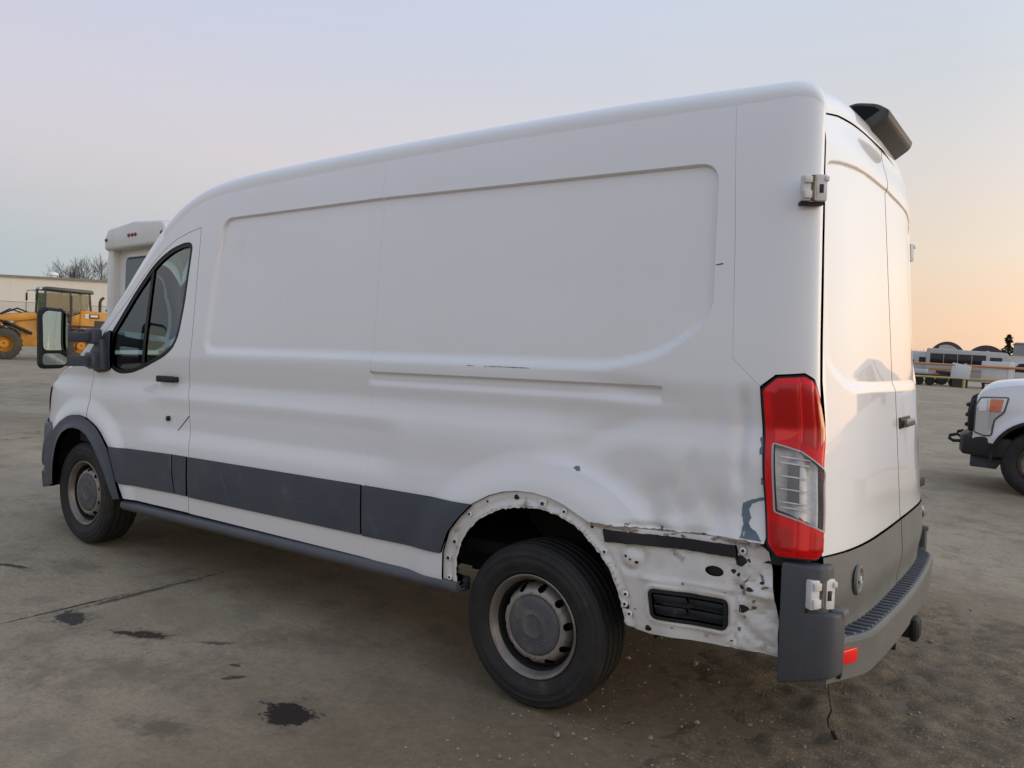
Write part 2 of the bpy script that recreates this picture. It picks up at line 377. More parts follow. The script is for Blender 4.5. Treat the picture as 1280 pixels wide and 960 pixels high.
# ------------------------------------------------------------------ ground: concrete yard in slabs
def ground_mat():
    m = bpy.data.materials.new('concrete'); m.use_nodes = True; MATS['concrete'] = m
    n = m.node_tree.nodes; l = m.node_tree.links; b = n['Principled BSDF']
    geo = n.new('ShaderNodeNewGeometry'); oi = n.new('ShaderNodeObjectInfo')
    def noise(scale, detail=6, rough=.6, vec=None, dist=0.):
        t = n.new('ShaderNodeTexNoise'); t.inputs['Scale'].default_value = scale; t.inputs['Detail'].default_value = detail
        t.inputs['Roughness'].default_value = rough; t.inputs['Distortion'].default_value = dist
        l.new(vec or geo.outputs['Position'], t.inputs['Vector']); return t.outputs['Fac']
    def mr(v, a, c, d=0., e=1.):
        r = n.new('ShaderNodeMapRange'); r.inputs['From Min'].default_value = a; r.inputs['From Max'].default_value = c
        r.inputs['To Min'].default_value = d; r.inputs['To Max'].default_value = e; r.interpolation_type = 'SMOOTHSTEP'; l.new(v, r.inputs['Value']); return r.outputs[0]
    def mix(f, c1, c2):
        x = n.new('ShaderNodeMixRGB')
        if isinstance(f, float): x.inputs[0].default_value = f
        else: l.new(f, x.inputs[0])
        for k, c in ((1, c1), (2, c2)):
            if isinstance(c, tuple): x.inputs[k].default_value = (*c, 1)
            else: l.new(c, x.inputs[k])
        return x.outputs[0]
    def math_(op, a, c):
        x = n.new('ShaderNodeMath'); x.operation = op
        for k, v in ((0, a), (1, c)):
            if isinstance(v, (int, float)): x.inputs[k].default_value = v
            else: l.new(v, x.inputs[k])
        return x.outputs[0]
    c = mix(mr(noise(.55, 7, .65, dist=.6), .36, .66), (.375,.305,.205), (.255,.203,.133))
    c = mix(mr(noise(2.6, 9, .75), .46, .68), c, (.18,.141,.091))
    c = mix(mr(noise(.22, 5, .6), .55, .7), c, (.42,.345,.24))
    c = mix(math_('MULTIPLY', mr(noise(34, 8, .9), .44, .68), .85), c, (.125,.098,.068))
    c = mix(math_('MULTIPLY', mr(noise(110, 4, .8), .56, .70), .7), c, (.48,.44,.38))
    c = mix(math_('MULTIPLY', oi.outputs['Random'], .22), c, (.42,.345,.24))
    c = mix(math_('MULTIPLY', mr(noise(.9, 6, .6, dist=1.), .52, .70), .35), c, (.30,.235,.185))
    c = mix(math_('MULTIPLY', mr(noise(1.3, 6, .6), .55, .72), .40), c, (.235,.215,.145))
    # mud and dust trodden out from the dirt patch behind the rear wheel
    sep = n.new('ShaderNodeSeparateXYZ'); l.new(geo.outputs['Position'], sep.inputs[0])
    wob = math_('MULTIPLY', math_('SUBTRACT', noise(1.1, 8, .72), .5), 2.6)
    mx = mr(math_('ADD', sep.outputs[0], wob), 1.5, .0); my = mr(math_('ADD', sep.outputs[1], wob), -3.4, -1.9)
    c = mix(math_('MULTIPLY', math_('MULTIPLY', math_('MULTIPLY', mx, my), mr(noise(16, 8, .85), .30, .62, .55, 1.)), .95), c, (.165,.124,.078))
    # hairline cracks, only here and there
    vo = n.new('ShaderNodeTexVoronoi'); vo.feature = 'DISTANCE_TO_EDGE'; vo.inputs['Scale'].default_value = .55
    wv = n.new('ShaderNodeTexNoise'); wv.inputs['Scale'].default_value = 2.2; wv.inputs['Detail'].default_value = 8; l.new(geo.outputs['Position'], wv.inputs['Vector'])
    wa = n.new('ShaderNodeVectorMath'); wa.operation = 'SCALE'; wa.inputs['Scale'].default_value = .55; l.new(wv.outputs['Color'], wa.inputs[0])
    wb = n.new('ShaderNodeVectorMath'); l.new(geo.outputs['Position'], wb.inputs[0]); l.new(wa.outputs[0], wb.inputs[1]); l.new(wb.outputs[0], vo.inputs['Vector'])
    ck = math_('MULTIPLY', mr(vo.outputs['Distance'], .006, .001), mr(noise(.45, 3, .5), .50, .60)); c = mix(math_('MULTIPLY', ck, .8), c, (.06,.047,.034))
    # oil stains
    nz = noise(11., 7, .7); nz2 = noise(42., 4, .7)
    for (cx, cy, rx, ry, a, col, soft) in STAINS:
        cc = n.new('ShaderNodeVectorMath'); cc.operation = 'SUBTRACT'; l.new(geo.outputs['Position'], cc.inputs[0]); cc.inputs[1].default_value = (cx, cy, 0)
        ro = n.new('ShaderNodeVectorRotate'); ro.rotation_type = 'Z_AXIS'; l.new(cc.outputs[0], ro.inputs['Vector']); ro.inputs['Angle'].default_value = -a
        sc_ = n.new('ShaderNodeVectorMath'); sc_.operation = 'MULTIPLY'; l.new(ro.outputs[0], sc_.inputs[0]); sc_.inputs[1].default_value = (1/rx, 1/ry, 0)
        ln = n.new('ShaderNodeVectorMath'); ln.operation = 'LENGTH'; l.new(sc_.outputs[0], ln.inputs[0])
        v = math_('ADD', ln.outputs['Value'], math_('MULTIPLY', math_('SUBTRACT', nz, .5), 2.6)); v = math_('ADD', v, math_('MULTIPLY', math_('SUBTRACT', nz2, .5), .9))
        c = mix(mr(v, 1.0, 1.0-soft), c, col)
    l.new(c, b.inputs['Base Color'])
    b.inputs['Roughness'].default_value = .82; b.inputs['Specular IOR Level'].default_value = .35
    bp = n.new('ShaderNodeBump'); bp.inputs['Strength'].default_value = .8; bp.inputs['Distance'].default_value = .008
    h = math_('ADD', noise(30, 8, .75), math_('MULTIPLY', noise(3.2, 5, .6), 2.5)); l.new(h, bp.inputs['Height']); l.new(bp.outputs[0], b.inputs['Normal'])
STAINS = [(2.50,1.20,.034,.55,.06,(.10,.082,.058),.6), (2.535,1.75,.016,.60,.03,(.06,.048,.036),.7),(2.36,1.72,.24,.15,.1,(.15,.122,.09),1.0), (1.91,1.60,.26,.09,.55,(.16,.125,.09),1.0), (.70,1.67,.24,.19,.0,(.15,.12,.088),1.0),(2.36,1.72,.13,.085,.1,(.050,.042,.034),.28), (1.91,1.60,.15,.045,.55,(.055,.027,.019),.28), (.70,1.67,.13,.10,.0,(.022,.015,.012),.22),
          (1.155,1.61,.055,.018,.9,(.07,.055,.042),.3), (.97,2.07,.20,.12,.3,(.16,.124,.086),.9), (3.52,1.52,.16,.03,.35,(.06,.05,.04),.3),
          (1.26,1.52,.035,.014,.2,(.08,.06,.045),.3), (1.55,1.86,.45,.22,.5,(.21,.165,.11),1.1), (2.9,2.4,.5,.3,.1,(.21,.165,.11),1.2), (4.2,1.9,.9,.3,-.3,(.17,.145,.115),1.2),
          (1.55,1.42,.10,.03,.6,(.11,.09,.07),.4), (-.05,-5.1,.20,.05,.2,(.06,.05,.04),.3), (-2.3,-5.6,1.3,.5,.1,(.16,.135,.105),1.2), (2.15,1.45,.03,.02,0,(.30,.27,.2),.3), (1.2,1.05,.6,.2,.4,(.19,.15,.10),1.1)]
ground_mat()
pm('joint_filler', (.030,.025,.020), .95, var=(.05,.042,.034), vscale=3)
pm('far_ground', (.375,.31,.215), .9, var=(.30,.25,.175), vscale=.12)
ground = mesh_obj('ground', [(-900,-900,-.05),(900,-900,-.05),(900,900,-.05),(-900,900,-.05)], [(0,1,2,3)], 'far_ground'); ground['kind'] = 'structure'
yard_bed = mesh_obj('yard_bed', [(-24,-76,-.022),(62,-76,-.022),(62,22,-.022),(-24,22,-.022)], [(0,1,2,3)], 'joint_filler'); yard_bed['kind'] = 'structure'
SX, SY = 5.2, 7.0
def slab_mesh():
    g = .0065; bm = bmesh.new()
    bmesh.ops.create_cube(bm, size=1, matrix=Matrix.Diagonal((SX-2*g, SY-2*g, .16, 1)))
    bmesh.ops.bevel(bm, geom=[e for e in bm.edges if e.verts[0].co.z > 0 and e.verts[1].co.z > 0], offset=.003, segments=1, affect='EDGES')
    me = bpy.data.meshes.new('concrete_slab'); bm.to_mesh(me); bm.free(); me.materials.append(MATS['concrete']); return me
sm = slab_mesh()
for ix in range(-4, 11):
    for iy in range(-10, 3):
        o = bpy.data.objects.new('concrete_slab', sm); C.objects.link(o); o.parent = yard_bed
        o.location = (2.53+SX*(ix+.5), -3.21+SY*(iy+.5), -.08-random.random()*.004)
# loose dirt washed up round the van's rear wheel
def dirt():
    xs = np.arange(-6.5, 1.45, .03); ys = np.arange(-3.6, 6.2, .03)
    X, Y = np.meshgrid(xs, ys, indexing='ij')
    def vn(sc, seed):
        r = np.random.RandomState(seed); g = r.rand(int(12/sc)+4, int(12/sc)+4)
        fx = (X+7)/sc; fy = (Y+4)/sc; ix = fx.astype(int); iy = fy.astype(int); tx = fx-ix; ty = fy-iy; tx = tx*tx*(3-2*tx); ty = ty*ty*(3-2*ty)
        return g[ix,iy]*(1-tx)*(1-ty)+g[ix+1,iy]*tx*(1-ty)+g[ix,iy+1]*(1-tx)*ty+g[ix+1,iy+1]*tx*ty-.5
    wob = vn(.8, 1)*.9+vn(.35, 2)*.55+vn(.15, 3)*.35+vn(.07, 8)*.25
    edge = np.minimum(sst(.35, -1.1, X+.7*wob-.14*np.maximum(Y-1.2, 0)), sst(-2.7, -1.3, Y+wob))
    edge = np.minimum(edge, np.minimum(sst(-6.4, -5.2, X), sst(6.1, 5.2, Y)))
    Z = -.020+.030*edge+(.022*vn(.35, 4)+.022*vn(.13, 5)+.020*vn(.07, 6))*(.30+.8*edge)
    Z += np.random.rand(*X.shape)*.006*(.4+edge)
    near = np.exp(-((X+.0)**2+(Y-.95)**2)/.10); Z -= .012*near
    V = np.stack([X, Y, Z], -1).reshape(-1, 3); nx, ny = X.shape
    I = np.arange(nx*ny).reshape(nx, ny); F = np.stack([I[:-1,:-1], I[1:,:-1], I[1:,1:], I[:-1,1:]], -1).reshape(-1, 4)
    keep = (Z.reshape(-1)[F] > -.012).any(1)
    o = mesh_obj('dirt_patch', V, F[keep], 'dirt', smooth=True, kind='stuff'); tag(o, 'loose brown dirt and gravel spread under the rear of the van', 'dirt')
m = pm('dirt', (.195,.146,.090), .97, var=(.095,.072,.045), vscale=11, vdetail=15, spots=((.30,.235,.15), 85, .56, .08), bump=1., bscale=90)
dirt()
pm('pebble', (.34,.29,.23), .9, var=(.17,.135,.10), vscale=60)
def pebbles():
    V = []; F = []; rng = np.random.RandomState(3)
    ico = bmesh.new(); bmesh.ops.create_icosphere(ico, subdivisions=1, radius=1); iv = np.array([v.co[:] for v in ico.verts]); ff = [[v.index for v in f.verts] for f in ico.faces]; ico.free()
    k = 0
    while k < 6500:
        x = rng.uniform(-4.2, 3.2); y = rng.uniform(-2.7, 3.6)
        w = (1 if x < .2 else .30)*(1 if y > -1.9 else .25)
        if rng.rand() > w: continue
        r = (.0025 if x < .2 else .0016)+.005*rng.rand()**3.5*(1 if x < .2 else .5)+(.008 if rng.rand() < .010 and x < .4 else 0)
        a = rng.rand()*6.28; q = iv*(1+.35*(rng.rand(len(iv), 1)-.5)); q = q*[r*1.4, r, r*.7]
        q = np.stack([q[:,0]*math.cos(a)-q[:,1]*math.sin(a)+x, q[:,0]*math.sin(a)+q[:,1]*math.cos(a)+y, q[:,2]+r*.25+(.010 if x < .0 and y > -1.6 else .0)], -1)
        F += [[i+len(V)*len(iv) for i in f] for f in ff]; V.append(q); k += 1
    o = mesh_obj('gravel', np.concatenate(V), F, 'pebble', kind='stuff'); tag(o, 'small stones and grit scattered over the dirt and concrete', 'gravel')
pebbles()

# ------------------------------------------------------------------ the van: body surface
# van coordinates: x forward from the rear axle, y to the van's left, z up from the ground under the rear axle
_WZ=np.array([.30,.45,.60,.78,.86,.92,1.00,1.10,1.18,1.23,1.28,1.34,1.42,1.50,1.60,1.80,2.00,2.20,2.39,2.55])
_WY=np.array([.965,.985,.997,1.000,.997,.990,.981,.9765,.968,.956,.9490,.9535,.9585,.9545,.947,.928,.908,.886,.860,.83])
def _cub(x, xs, ys):
    d=np.diff(ys)/np.diff(xs); m=np.zeros_like(ys); m[1:-1]=(d[:-1]+d[1:])/2; m[0]=d[0]; m[-1]=d[-1]
    x=np.clip(x,xs[0],xs[-1]); i=np.clip(np.searchsorted(xs,x)-1,0,len(xs)-2)
    h=xs[i+1]-xs[i]; t=(x-xs[i])/h
    return (2*t**3-3*t**2+1)*ys[i]+(t**3-2*t**2+t)*h*m[i]+(-2*t**3+3*t**2)*ys[i+1]+(t**3-t**2)*h*m[i+1]
def W(z): return _cub(np.asarray(z,float),_WZ,_WY)
def R0(z): return 1.204-.078*(np.asarray(z,float)-1.4)
def rearx(y, z): return -(R0(z)-.08*np.abs(y/.92)**4)-.0075*(1-y/.9)
XC=-.93; UE=.26
_ph=np.linspace(0,np.pi/2,400)
_fx=3.70+1.07*np.sin(_ph)**(2/3.7); _fe=1-np.cos(_ph)**(2/2.8)
_fs=3.70+np.concatenate([[0],np.cumsum(np.hypot(np.diff(_fx),np.diff(_fe)))])
UMAX=float(_fs[-1])
def base(u,z):
    u=np.asarray(u,float); z=np.asarray(z,float); w=W(z)
    x=u+0*z; y=w+0*u
    ye=w-.05; xe=rearx(ye,z)
    t=np.clip((XC-u)/UE,0,1.3)
    bx=(1-t)**2*XC+2*t*(1-t)*(xe+.009)+t*t*xe; by=(1-t)**2*w+2*t*(1-t)*w+t*t*ye
    r=u<XC
    x=np.where(r,bx,x); y=np.where(r,by,y)
    f=u>3.70
    x=np.where(f,np.interp(u,_fs,_fx),x); y=np.where(f,w*(1-np.interp(u,_fs,_fe)),y)
    return x,y
REC=rounded([(-.715,2.252),(1.03,2.276),(2.335,2.268),(2.372,2.0),(2.397,1.478),(.92,1.480),(-.30,1.478),(-.53,1.53),(-.735,1.67)],.075,6)
CH=[(1.014,1.408),(-.55,1.404),(-.551,1.347),(1.014,1.349)]
DLINE=np.array([(-.12,1.075),(-.22,1.045),(-.33,.965),(-.43,.865),(-.52,.80)])
def seg_d(P,pl): return ldist(P,pl,closed=False)
def disp(u,z,dmg=True):
    u,z=np.broadcast_arrays(np.asarray(u,float),np.asarray(z,float)); sh=u.shape
    P=np.stack([u.ravel(),z.ravel()],-1); d=np.zeros(len(P)); U=P[:,0]; Z=P[:,1]
    # pressed upper field, sharp along the top and rear, soft below and in front
    k=np.where((U>-.80)&(U<2.47)&(Z>1.38)&(Z<2.36))[0]
    if len(k):
        Q=P[k]; sd=ldist(Q,REC); sd=np.where(inside(Q,[REC]),sd,-sd)
        sharp=np.maximum(sst(1.85,2.15,Q[:,1]),sst(-.35,-.62,Q[:,0])*sst(1.50,1.66,Q[:,1]))
        w=.024-.0196*sharp
        d[k]-=.019*sst(-1,1,sd/w)
    k=np.where((U>-.60)&(U<1.07)&(Z>1.30)&(Z<1.45))[0]
    if len(k):
        Uk=U[k];Zk=Z[k]
        a=sst(1.4075,1.4015,Zk)*sst(1.335,1.372,Zk)
        e=sst(-.557,-.546,Uk)*sst(1.030,1.000,Uk)
        d[k]-=.009*a*e
    # wheel-arch blisters
    rr=np.hypot(U+.02,(Z-.355)); d+=.022*(1-sst(.60,.76,rr))*sst(.35,.5,Z)*(U<.9)
    rf=np.hypot(U-3.76,(Z-.42)); d+=.020*(1-sst(.60,.72,rf))*(U>2.6)
    # scalloped lower flank between the wheels
    d-=.010*sst(.90,1.0,Z)*sst(1.20,1.10,Z)*sst(3.05,2.8,U)*sst(.75,.95,U)
    if dmg:
        g=lambda cx,cz,sx,sz,a=0.: np.exp(-((((U-cx)*math.cos(a)+(Z-cz)*math.sin(a))/sx)**2+((-(U-cx)*math.sin(a)+(Z-cz)*math.cos(a))/sz)**2))
        q=(U<.35)&(Z<1.6)
        def fold(a,b,depth,sh,fall,l0=.06):
            a=np.array(a);b=np.array(b);v=b-a;L=np.linalg.norm(v);v=v/L;n=np.array((-v[1],v[0]));t=(P-a)@v;sd=(P-a)@n
            along=sst(-l0,l0,t)*sst(L+l0,L-l0,t)
            return depth*along*np.where(sd>0,sd**2/(sd**2+sh**2)*np.exp(-(sd/fall)**2),0)
        sr=np.maximum(np.hypot(U+.06,(Z-.40)*.97)-.635,0); dd=-.024*sr**2/(sr**2+.042**2)*np.exp(-(sr/.20)**2)*sst(.06,-.16,U)*sst(-.62,-.50,U)   # crease round the arch
        dd=dd+fold((-.60,.86),(-.66,1.16),-.016,.016,.13,.10)-.022*g(-.57,.93,.07,.10,.3)
        dd=dd-.024*g(-.80,.935,.06,.075,.3)+.005*g(-.72,1.08,.03,.12,.4)-.010*g(-.33,1.21,.14,.05,-.4)
        dd=dd-.018*np.exp(-((U+.872)/.022)**2)*sst(1.02,1.12,Z)*sst(1.44,1.34,Z)+.006*g(-.82,1.29,.03,.12,.12)-.008*g(-.42,1.385,.20,.04,.15)
        dd=dd-.016*g(-.55,.862,.10,.018)-.012*g(-.74,.868,.05,.02)-.010*g(-.90,.90,.02,.05)+.0035*np.sin(U*37+Z*11)*np.sin(Z*29-U*9)*g(-.62,.95,.22,.12)
        wz=g(-.70,.98,.24,.17)+.7*g(-.90,1.05,.08,.25); dd=dd+.016*facet(U,Z,.115,5)*wz+.007*facet(U,Z,.05,6)*g(-.80,.90,.20,.05)
        d+=np.where(q,dd*sst(.35,.1,U)*sst(1.6,1.45,Z),0)
        # very slight waviness of big pressed sheets
        d+=.0007*np.sin(U*3.1+1.3*np.sin(Z*4))*np.sin(Z*5.2+.7)
    return d.reshape(sh)
def facet(u,z,cell,seed):
    """creased noise: random heights on a skewed lattice joined by flat triangles"""
    r=np.random.RandomState(seed).rand(64,64)-.5; u,z=np.broadcast_arrays(np.asarray(u,float),np.asarray(z,float))
    a=(u+.37*z)/cell+100; b=(z-.21*u)/cell+100; i=np.floor(a).astype(int); j=np.floor(b).astype(int); f=a-i; g=b-j
    h=lambda i,j:r[i%64,j%64]
    lo=h(i,j)+(h(i+1,j)-h(i,j))*f+(h(i+1,j+1)-h(i+1,j))*g; hi=h(i,j)+(h(i,j+1)-h(i,j))*g+(h(i+1,j+1)-h(i,j+1))*f
    return np.where(f>g,lo,hi)
def shell(off=0.,dmg=True,crumple=None):
    def fn(u,z):
        x,y=base(u,z); e=1e-3; x1,y1=base(u+e,z); x0,y0=base(u-e,z)
        tx=x1-x0; ty=y1-y0; L=np.maximum(np.hypot(tx,ty),1e-9)
        o=off(u,z) if callable(off) else off
        d=disp(u,z,dmg)+o
        return x-ty/L*d, y+tx/L*d, z+0*u
    return fn

PITCH=.029
van=empty('cargo_van',(-math.sin(PITCH)*.355,0,.355*(1-math.cos(PITCH))),(0,PITCH,0))
tag(van,'white cargo van with dented rear quarter and missing rear arch trim','van')

CAN=[(-.764,2.47),(-.364,2.474),(.017,2.476),(.452,2.477),(1.04,2.470),(1.539,2.459),(2.0,2.444),(2.229,2.433),(2.40,2.421),(2.522,2.404),(2.61,2.385),(2.696,2.354),(2.79,2.308),(2.885,2.247),(2.998,2.158),(3.15,2.018),(3.397,1.790),(3.663,1.567),(3.86,1.42)]
D_REAR=[(2.561,2.235),(2.551,2.106),(2.537,1.762),(2.531,1.519),(2.550,1.324),(2.549,1.235),(2.521,1.160),(2.520,1.083),(2.492,.965),(2.477,.871),(2.468,.631),(2.474,.500)]
D_TOP=[(3.705,1.420),(3.561,1.575),(3.300,1.797),(3.180,1.915),(3.061,2.022),(2.944,2.108),(2.806,2.178),(2.680,2.212)]
D_FRONT=[(3.18,.500),(3.245,.615),(3.343,.815),(3.462,.905),(3.605,.972),(3.673,.994),(3.681,1.115),(3.690,1.324)]
GLASS=[(2.640,2.132),(2.720,2.135),(2.847,2.105),(2.95,2.058),(3.04,2.000),(3.214,1.835),(3.372,1.660),(3.466,1.560),(3.448,1.348),(3.336,1.322),(3.19,1.335),(3.046,1.372),(2.822,1.447),(2.735,1.50),(2.690,1.575),(2.660,1.764)]
SEAM=[(1.0,.488),(.985,.60),(.982,.874),(1.011,1.504),(1.036,2.268),(1.04,2.470)]
ARCH_O=[(.47,.467),(.463,.604),(.428,.712),(.375,.78),(.300,.850),(.212,.898),(.14,.922),(.068,.934),(-.015,.936),(-.095,.926),(-.17,.905),(-.235,.876),(-.30,.850)]
ARCH_I=[(.392,.440),(.386,.58),(.357,.676),(.32,.73),(.277,.777),(.22,.812),(.162,.839),(.09,.860),(.019,.869),(-.065,.868),(-.142,.854),(-.215,.828),(-.278,.788),(-.34,.735),(-.391,.667),(-.425,.59),(-.442,.520),(-.455,.471)]
BODY_E=[(-.336,.849),(-.46,.852),(-.603,.858),(-.72,.866),(-.836,.870),(-.944,.869)]
GLASS=[tuple(q) for q in smooth_loop(rounded(GLASS,.045,3),1,keep=85)]
def van_side(s):
    dm=(s>0); tagn=1
    # front door
    door=sheet('front_door',[D_REAR+D_FRONT+D_TOP,inset(GLASS,-.012)],shell(dmg=dm),'paint',van,step=.022,skirt=.03,gap=.003,side=s,feats=[[(2.5,z),(3.7,z)] for z in (1.24,1.21,.92,.89)])
    fr=inset(resample(GLASS,.02),-.012); fi=inset(resample(GLASS,.02),.013)
    sheet('window_seal',[fr,fi],shell(off=lambda u,z:-.004+0*u,dmg=dm),'black',door,step=.03,skirt=.02,side=s)
    sheet('window_glass',[inset(resample(GLASS,.02),.006)],shell(off=-.014,dmg=dm),'window_glass',door,step=.05,skirt=0,side=s)
    sheet('window_divider',[[(3.030,2.02),(3.058,2.00),(3.082,1.362),(3.050,1.370)]],shell(off=-.006,dmg=dm),'black',door,step=.03,skirt=.02,side=s)
    sheet('mirror_sail',[rounded([(3.440,1.345),(3.458,1.60),(3.535,1.575),(3.67,1.435),(3.672,1.325),(3.60,1.305),(3.50,1.318)],.02)],shell(off=.012,dmg=dm),'trim',door,step=.03,skirt=.03,side=s)
    # handle with its cup, key cylinder
    x,y=2.762,float(W(1.297))*1.
    m=MB(); m.box((x,s*(y+.030),1.297),(.19,.022,.040),bev=.009,seg=3); m.box((x+.082,s*(y+.012),1.297),(.028,.03,.034),bev=.006); m.box((x-.082,s*(y+.012),1.297),(.028,.03,.034),bev=.006); m.build('door_handle','black',door)
    m=MB(); m.lathe([(-.01,.0),(-.01,.016),(.004,.016),(.006,.012),(.006,0)],(2.733,s*(float(W(1.054))+.0),1.054),20,sgn=s); m.build('lock_cylinder','black',door)
    if s>0: sheet('door_edge_line',[[(2.523,1.085),(2.520,1.079),(2.575,1.030),(2.628,.984),(2.632,.988),(2.578,1.036)]],shell(off=.0012),'black',door,step=.02,skirt=.0,side=s)
    # side panel with A-pillar, behind it the quarter panel
    can=[q for q in CAN if q[0]>1.03]
    sp=[(1.04,2.470)]+can[1:]+[(3.80,1.40)]+D_TOP+D_REAR+SEAM[:1]+SEAM[1:-1]
    feats=[inset(resample(REC,.02),d).tolist()+[inset(resample(REC,.02),d)[0].tolist()] for d in (-.006,-.003,0,.003,.006)]
    feats+=[[(-.55,z),(1.01,z)] for z in (1.4095,1.4055,1.402,1.36,1.345)]
    sheet('side_panel',[sp],shell(dmg=dm),'paint',van,step=.020,skirt=.025,gap=.0002,side=s,feats=feats)
    qp=[SEAM[-1]]+[q for q in CAN if q[0]<1.0][::-1]+[(-.803,1.956),(-.826,1.521),(-.931,1.424),(-.938,1.30),(-.950,1.094),(-.966,.90),(-.962,.872)]+BODY_E[::-1]+ARCH_O[::-1]+SEAM[:-1]
    if dm: feats=feats+[[(-.06+r_*math.cos(t),.40+r_/.97*math.sin(t)) for t in np.linspace(1.2,2.7,70)] for r_ in (.625,.636,.645,.654,.664,.676,.69)]
    sheet('quarter_panel',[qp],shell(dmg=dm),'paint',van,step=.016,skirt=.022,gap=.0002,side=s,feats=feats)
    # bare lower quarter and arch lip
    VENT=rounded([(-.557,.632),(-.850,.642),(-.850,.536),(-.570,.528)],.02)
    OV=[(-.801+.035*math.cos(a),.742+.019*math.sin(a)) for a in np.linspace(0,2*math.pi,20,endpoint=False)]
    lq=ARCH_O+BODY_E+[(-.972,.842),(-.996,.60),(-.990,.468),(-.95,.472),(-.80,.470),(-.679,.463),(-.565,.456),(-.50,.462)]+(resample(ARCH_I,.014,closed=False)+(np.random.RandomState(9).uniform(-.0035,.0035,(len(resample(ARCH_I,.014,closed=False)),2)) if dm else 0))[::-1].tolist()
    def crum(u,z):
        u,z=np.broadcast_arrays(u,z)
        k=sst(-.83,-.90,u)
        r=-.012-.004*sst(.84,.80,z)*sst(-.33,-.40,u)
        if dm:
            r=r+k*(.026*facet(u,z,.042,2)+.012*facet(u,z,.021,3)-.012)+.006*facet(u,z,.06,8)*sst(-.3,-.45,u)
            r=r-.012*np.exp(-((np.hypot(u+.475,z-.742)-.05)/.014)**2)+.008*np.exp(-(np.hypot(u+.475,z-.742)/.035)**2)
            r=r+.006*np.exp(-((z-.672+.04*(u+.6))/.012)**2)*sst(-.50,-.54,u)
        ra=ldist(np.stack([u.ravel(),z.ravel()],-1),ARCH_I,closed=False).reshape(u.shape); r=r+.006*np.exp(-((ra-.010)/.006)**2)-.004*np.exp(-((ra-.034)/.010)**2)*(1 if dm else 0)
        r=r+.007*np.exp(-((ldist(np.stack([u.ravel(),z.ravel()],-1),VENT).reshape(u.shape)-.016)/.010)**2)
        return r
    part=sheet('lower_quarter_panel',[lq,VENT,OV],shell(off=crum,dmg=False),'paint_dirty' if dm else 'paint',van,step=.011,skirt=.03,side=s)
    if dm:
        part['label']='bare dirty sheet metal with bolt holes where trim is missing'
        vent=sheet('air_vent',[inset(VENT,-.004)],shell(off=-.040,dmg=False),'vent_plastic',part,step=.03,skirt=0,side=s)
        for (a,b,c,dd) in ((-.570,-.700,.618,.588),(-.710,-.842,.622,.592),(-.575,-.700,.578,.545),(-.710,-.842,.582,.549)):
            sheet('louvre',[rounded([(a,c),(b,c+.003),(b,dd+.003),(a,dd)],.006,2)],shell(off=lambda u,z,t=c,w=dd:-.012-.020*np.clip((t-z)/(t-w),0,1),dmg=False),'vent_plastic',part,step=.02,skirt=.012,side=s)
        sheet('vent_gasket',[inset(VENT,-.006),inset(VENT,.008)],shell(off=-.008,dmg=False),'black',part,step=.02,skirt=.02,side=s)
        sheet('grommet',[[(-.801+.042*math.cos(a),.742+.024*math.sin(a)) for a in np.linspace(0,2*math.pi,24,endpoint=False)]],shell(off=-.030,dmg=False),'black',part,step=.03,skirt=0,side=s)
        st=[(-.352,.834),(-.50,.838),(-.70,.846),(-.876,.850),(-.882,.828),(-.884,.806),(-.70,.804),(-.50,.794),(-.361,.786)]
        sheet('foam_strip',[resample(st,.02)+np.random.RandomState(1).uniform(-.0015,.0015,(len(resample(st,.02)),2))],shell(off=-.004,dmg=False),'black',part,step=.02,skirt=.02,side=s)
        rs=np.random.RandomState(4); eu=np.linspace(-.30,-.955,46); ez=np.interp(-eu,[-q[0] for q in BODY_E],[q[1] for q in BODY_E])
        up_=[(u_,z_+.0035+rs.uniform(-.002,.004)) for u_,z_ in zip(eu,ez)]; dn=[(u_,z_-.004-rs.uniform(0,.006)*(rs.rand()<.6)-(.010 if rs.rand()<.12 else 0)) for u_,z_ in zip(eu,ez)]
        sheet('torn_edge',[up_+dn[::-1]],shell(off=.0022,dmg=True),'rust_edge',part,step=.006,skirt=.003,side=s)
        for k_ in range(22):
            u_=rs.uniform(-.84,-.97) if k_%4 else rs.uniform(-.4,-.97); z_=rs.uniform(.48,.82)
            if inside(np.array([(u_,z_)]),[inset(VENT,-.03)])[0] or abs(z_-.82)<.03 and u_>-.89: continue
            w_=rs.uniform(.003,.009); h_=rs.uniform(.002,.007)*(2.5 if u_<-.88 else 1); a_=rs.uniform(-.7,.7)
            pl=[(u_+(w_*rr*math.cos(t_)*math.cos(a_)-h_*rr*math.sin(t_)*math.sin(a_)),z_+(w_*rr*math.cos(t_)*math.sin(a_)+h_*rr*math.sin(t_)*math.cos(a_))) for t_,rr in zip(np.linspace(0,6.283,11,endpoint=False),rs.uniform(.45,1.1,11))]
            sheet('scuff_mark',[pl],shell(off=lambda uu,zz:crum(uu,zz)+.0012,dmg=False),('rust_edge','black','rust_edge')[k_%3],part,step=.008,skirt=0,side=s)
        # bolts and clips along the arch lip
        bolt=None
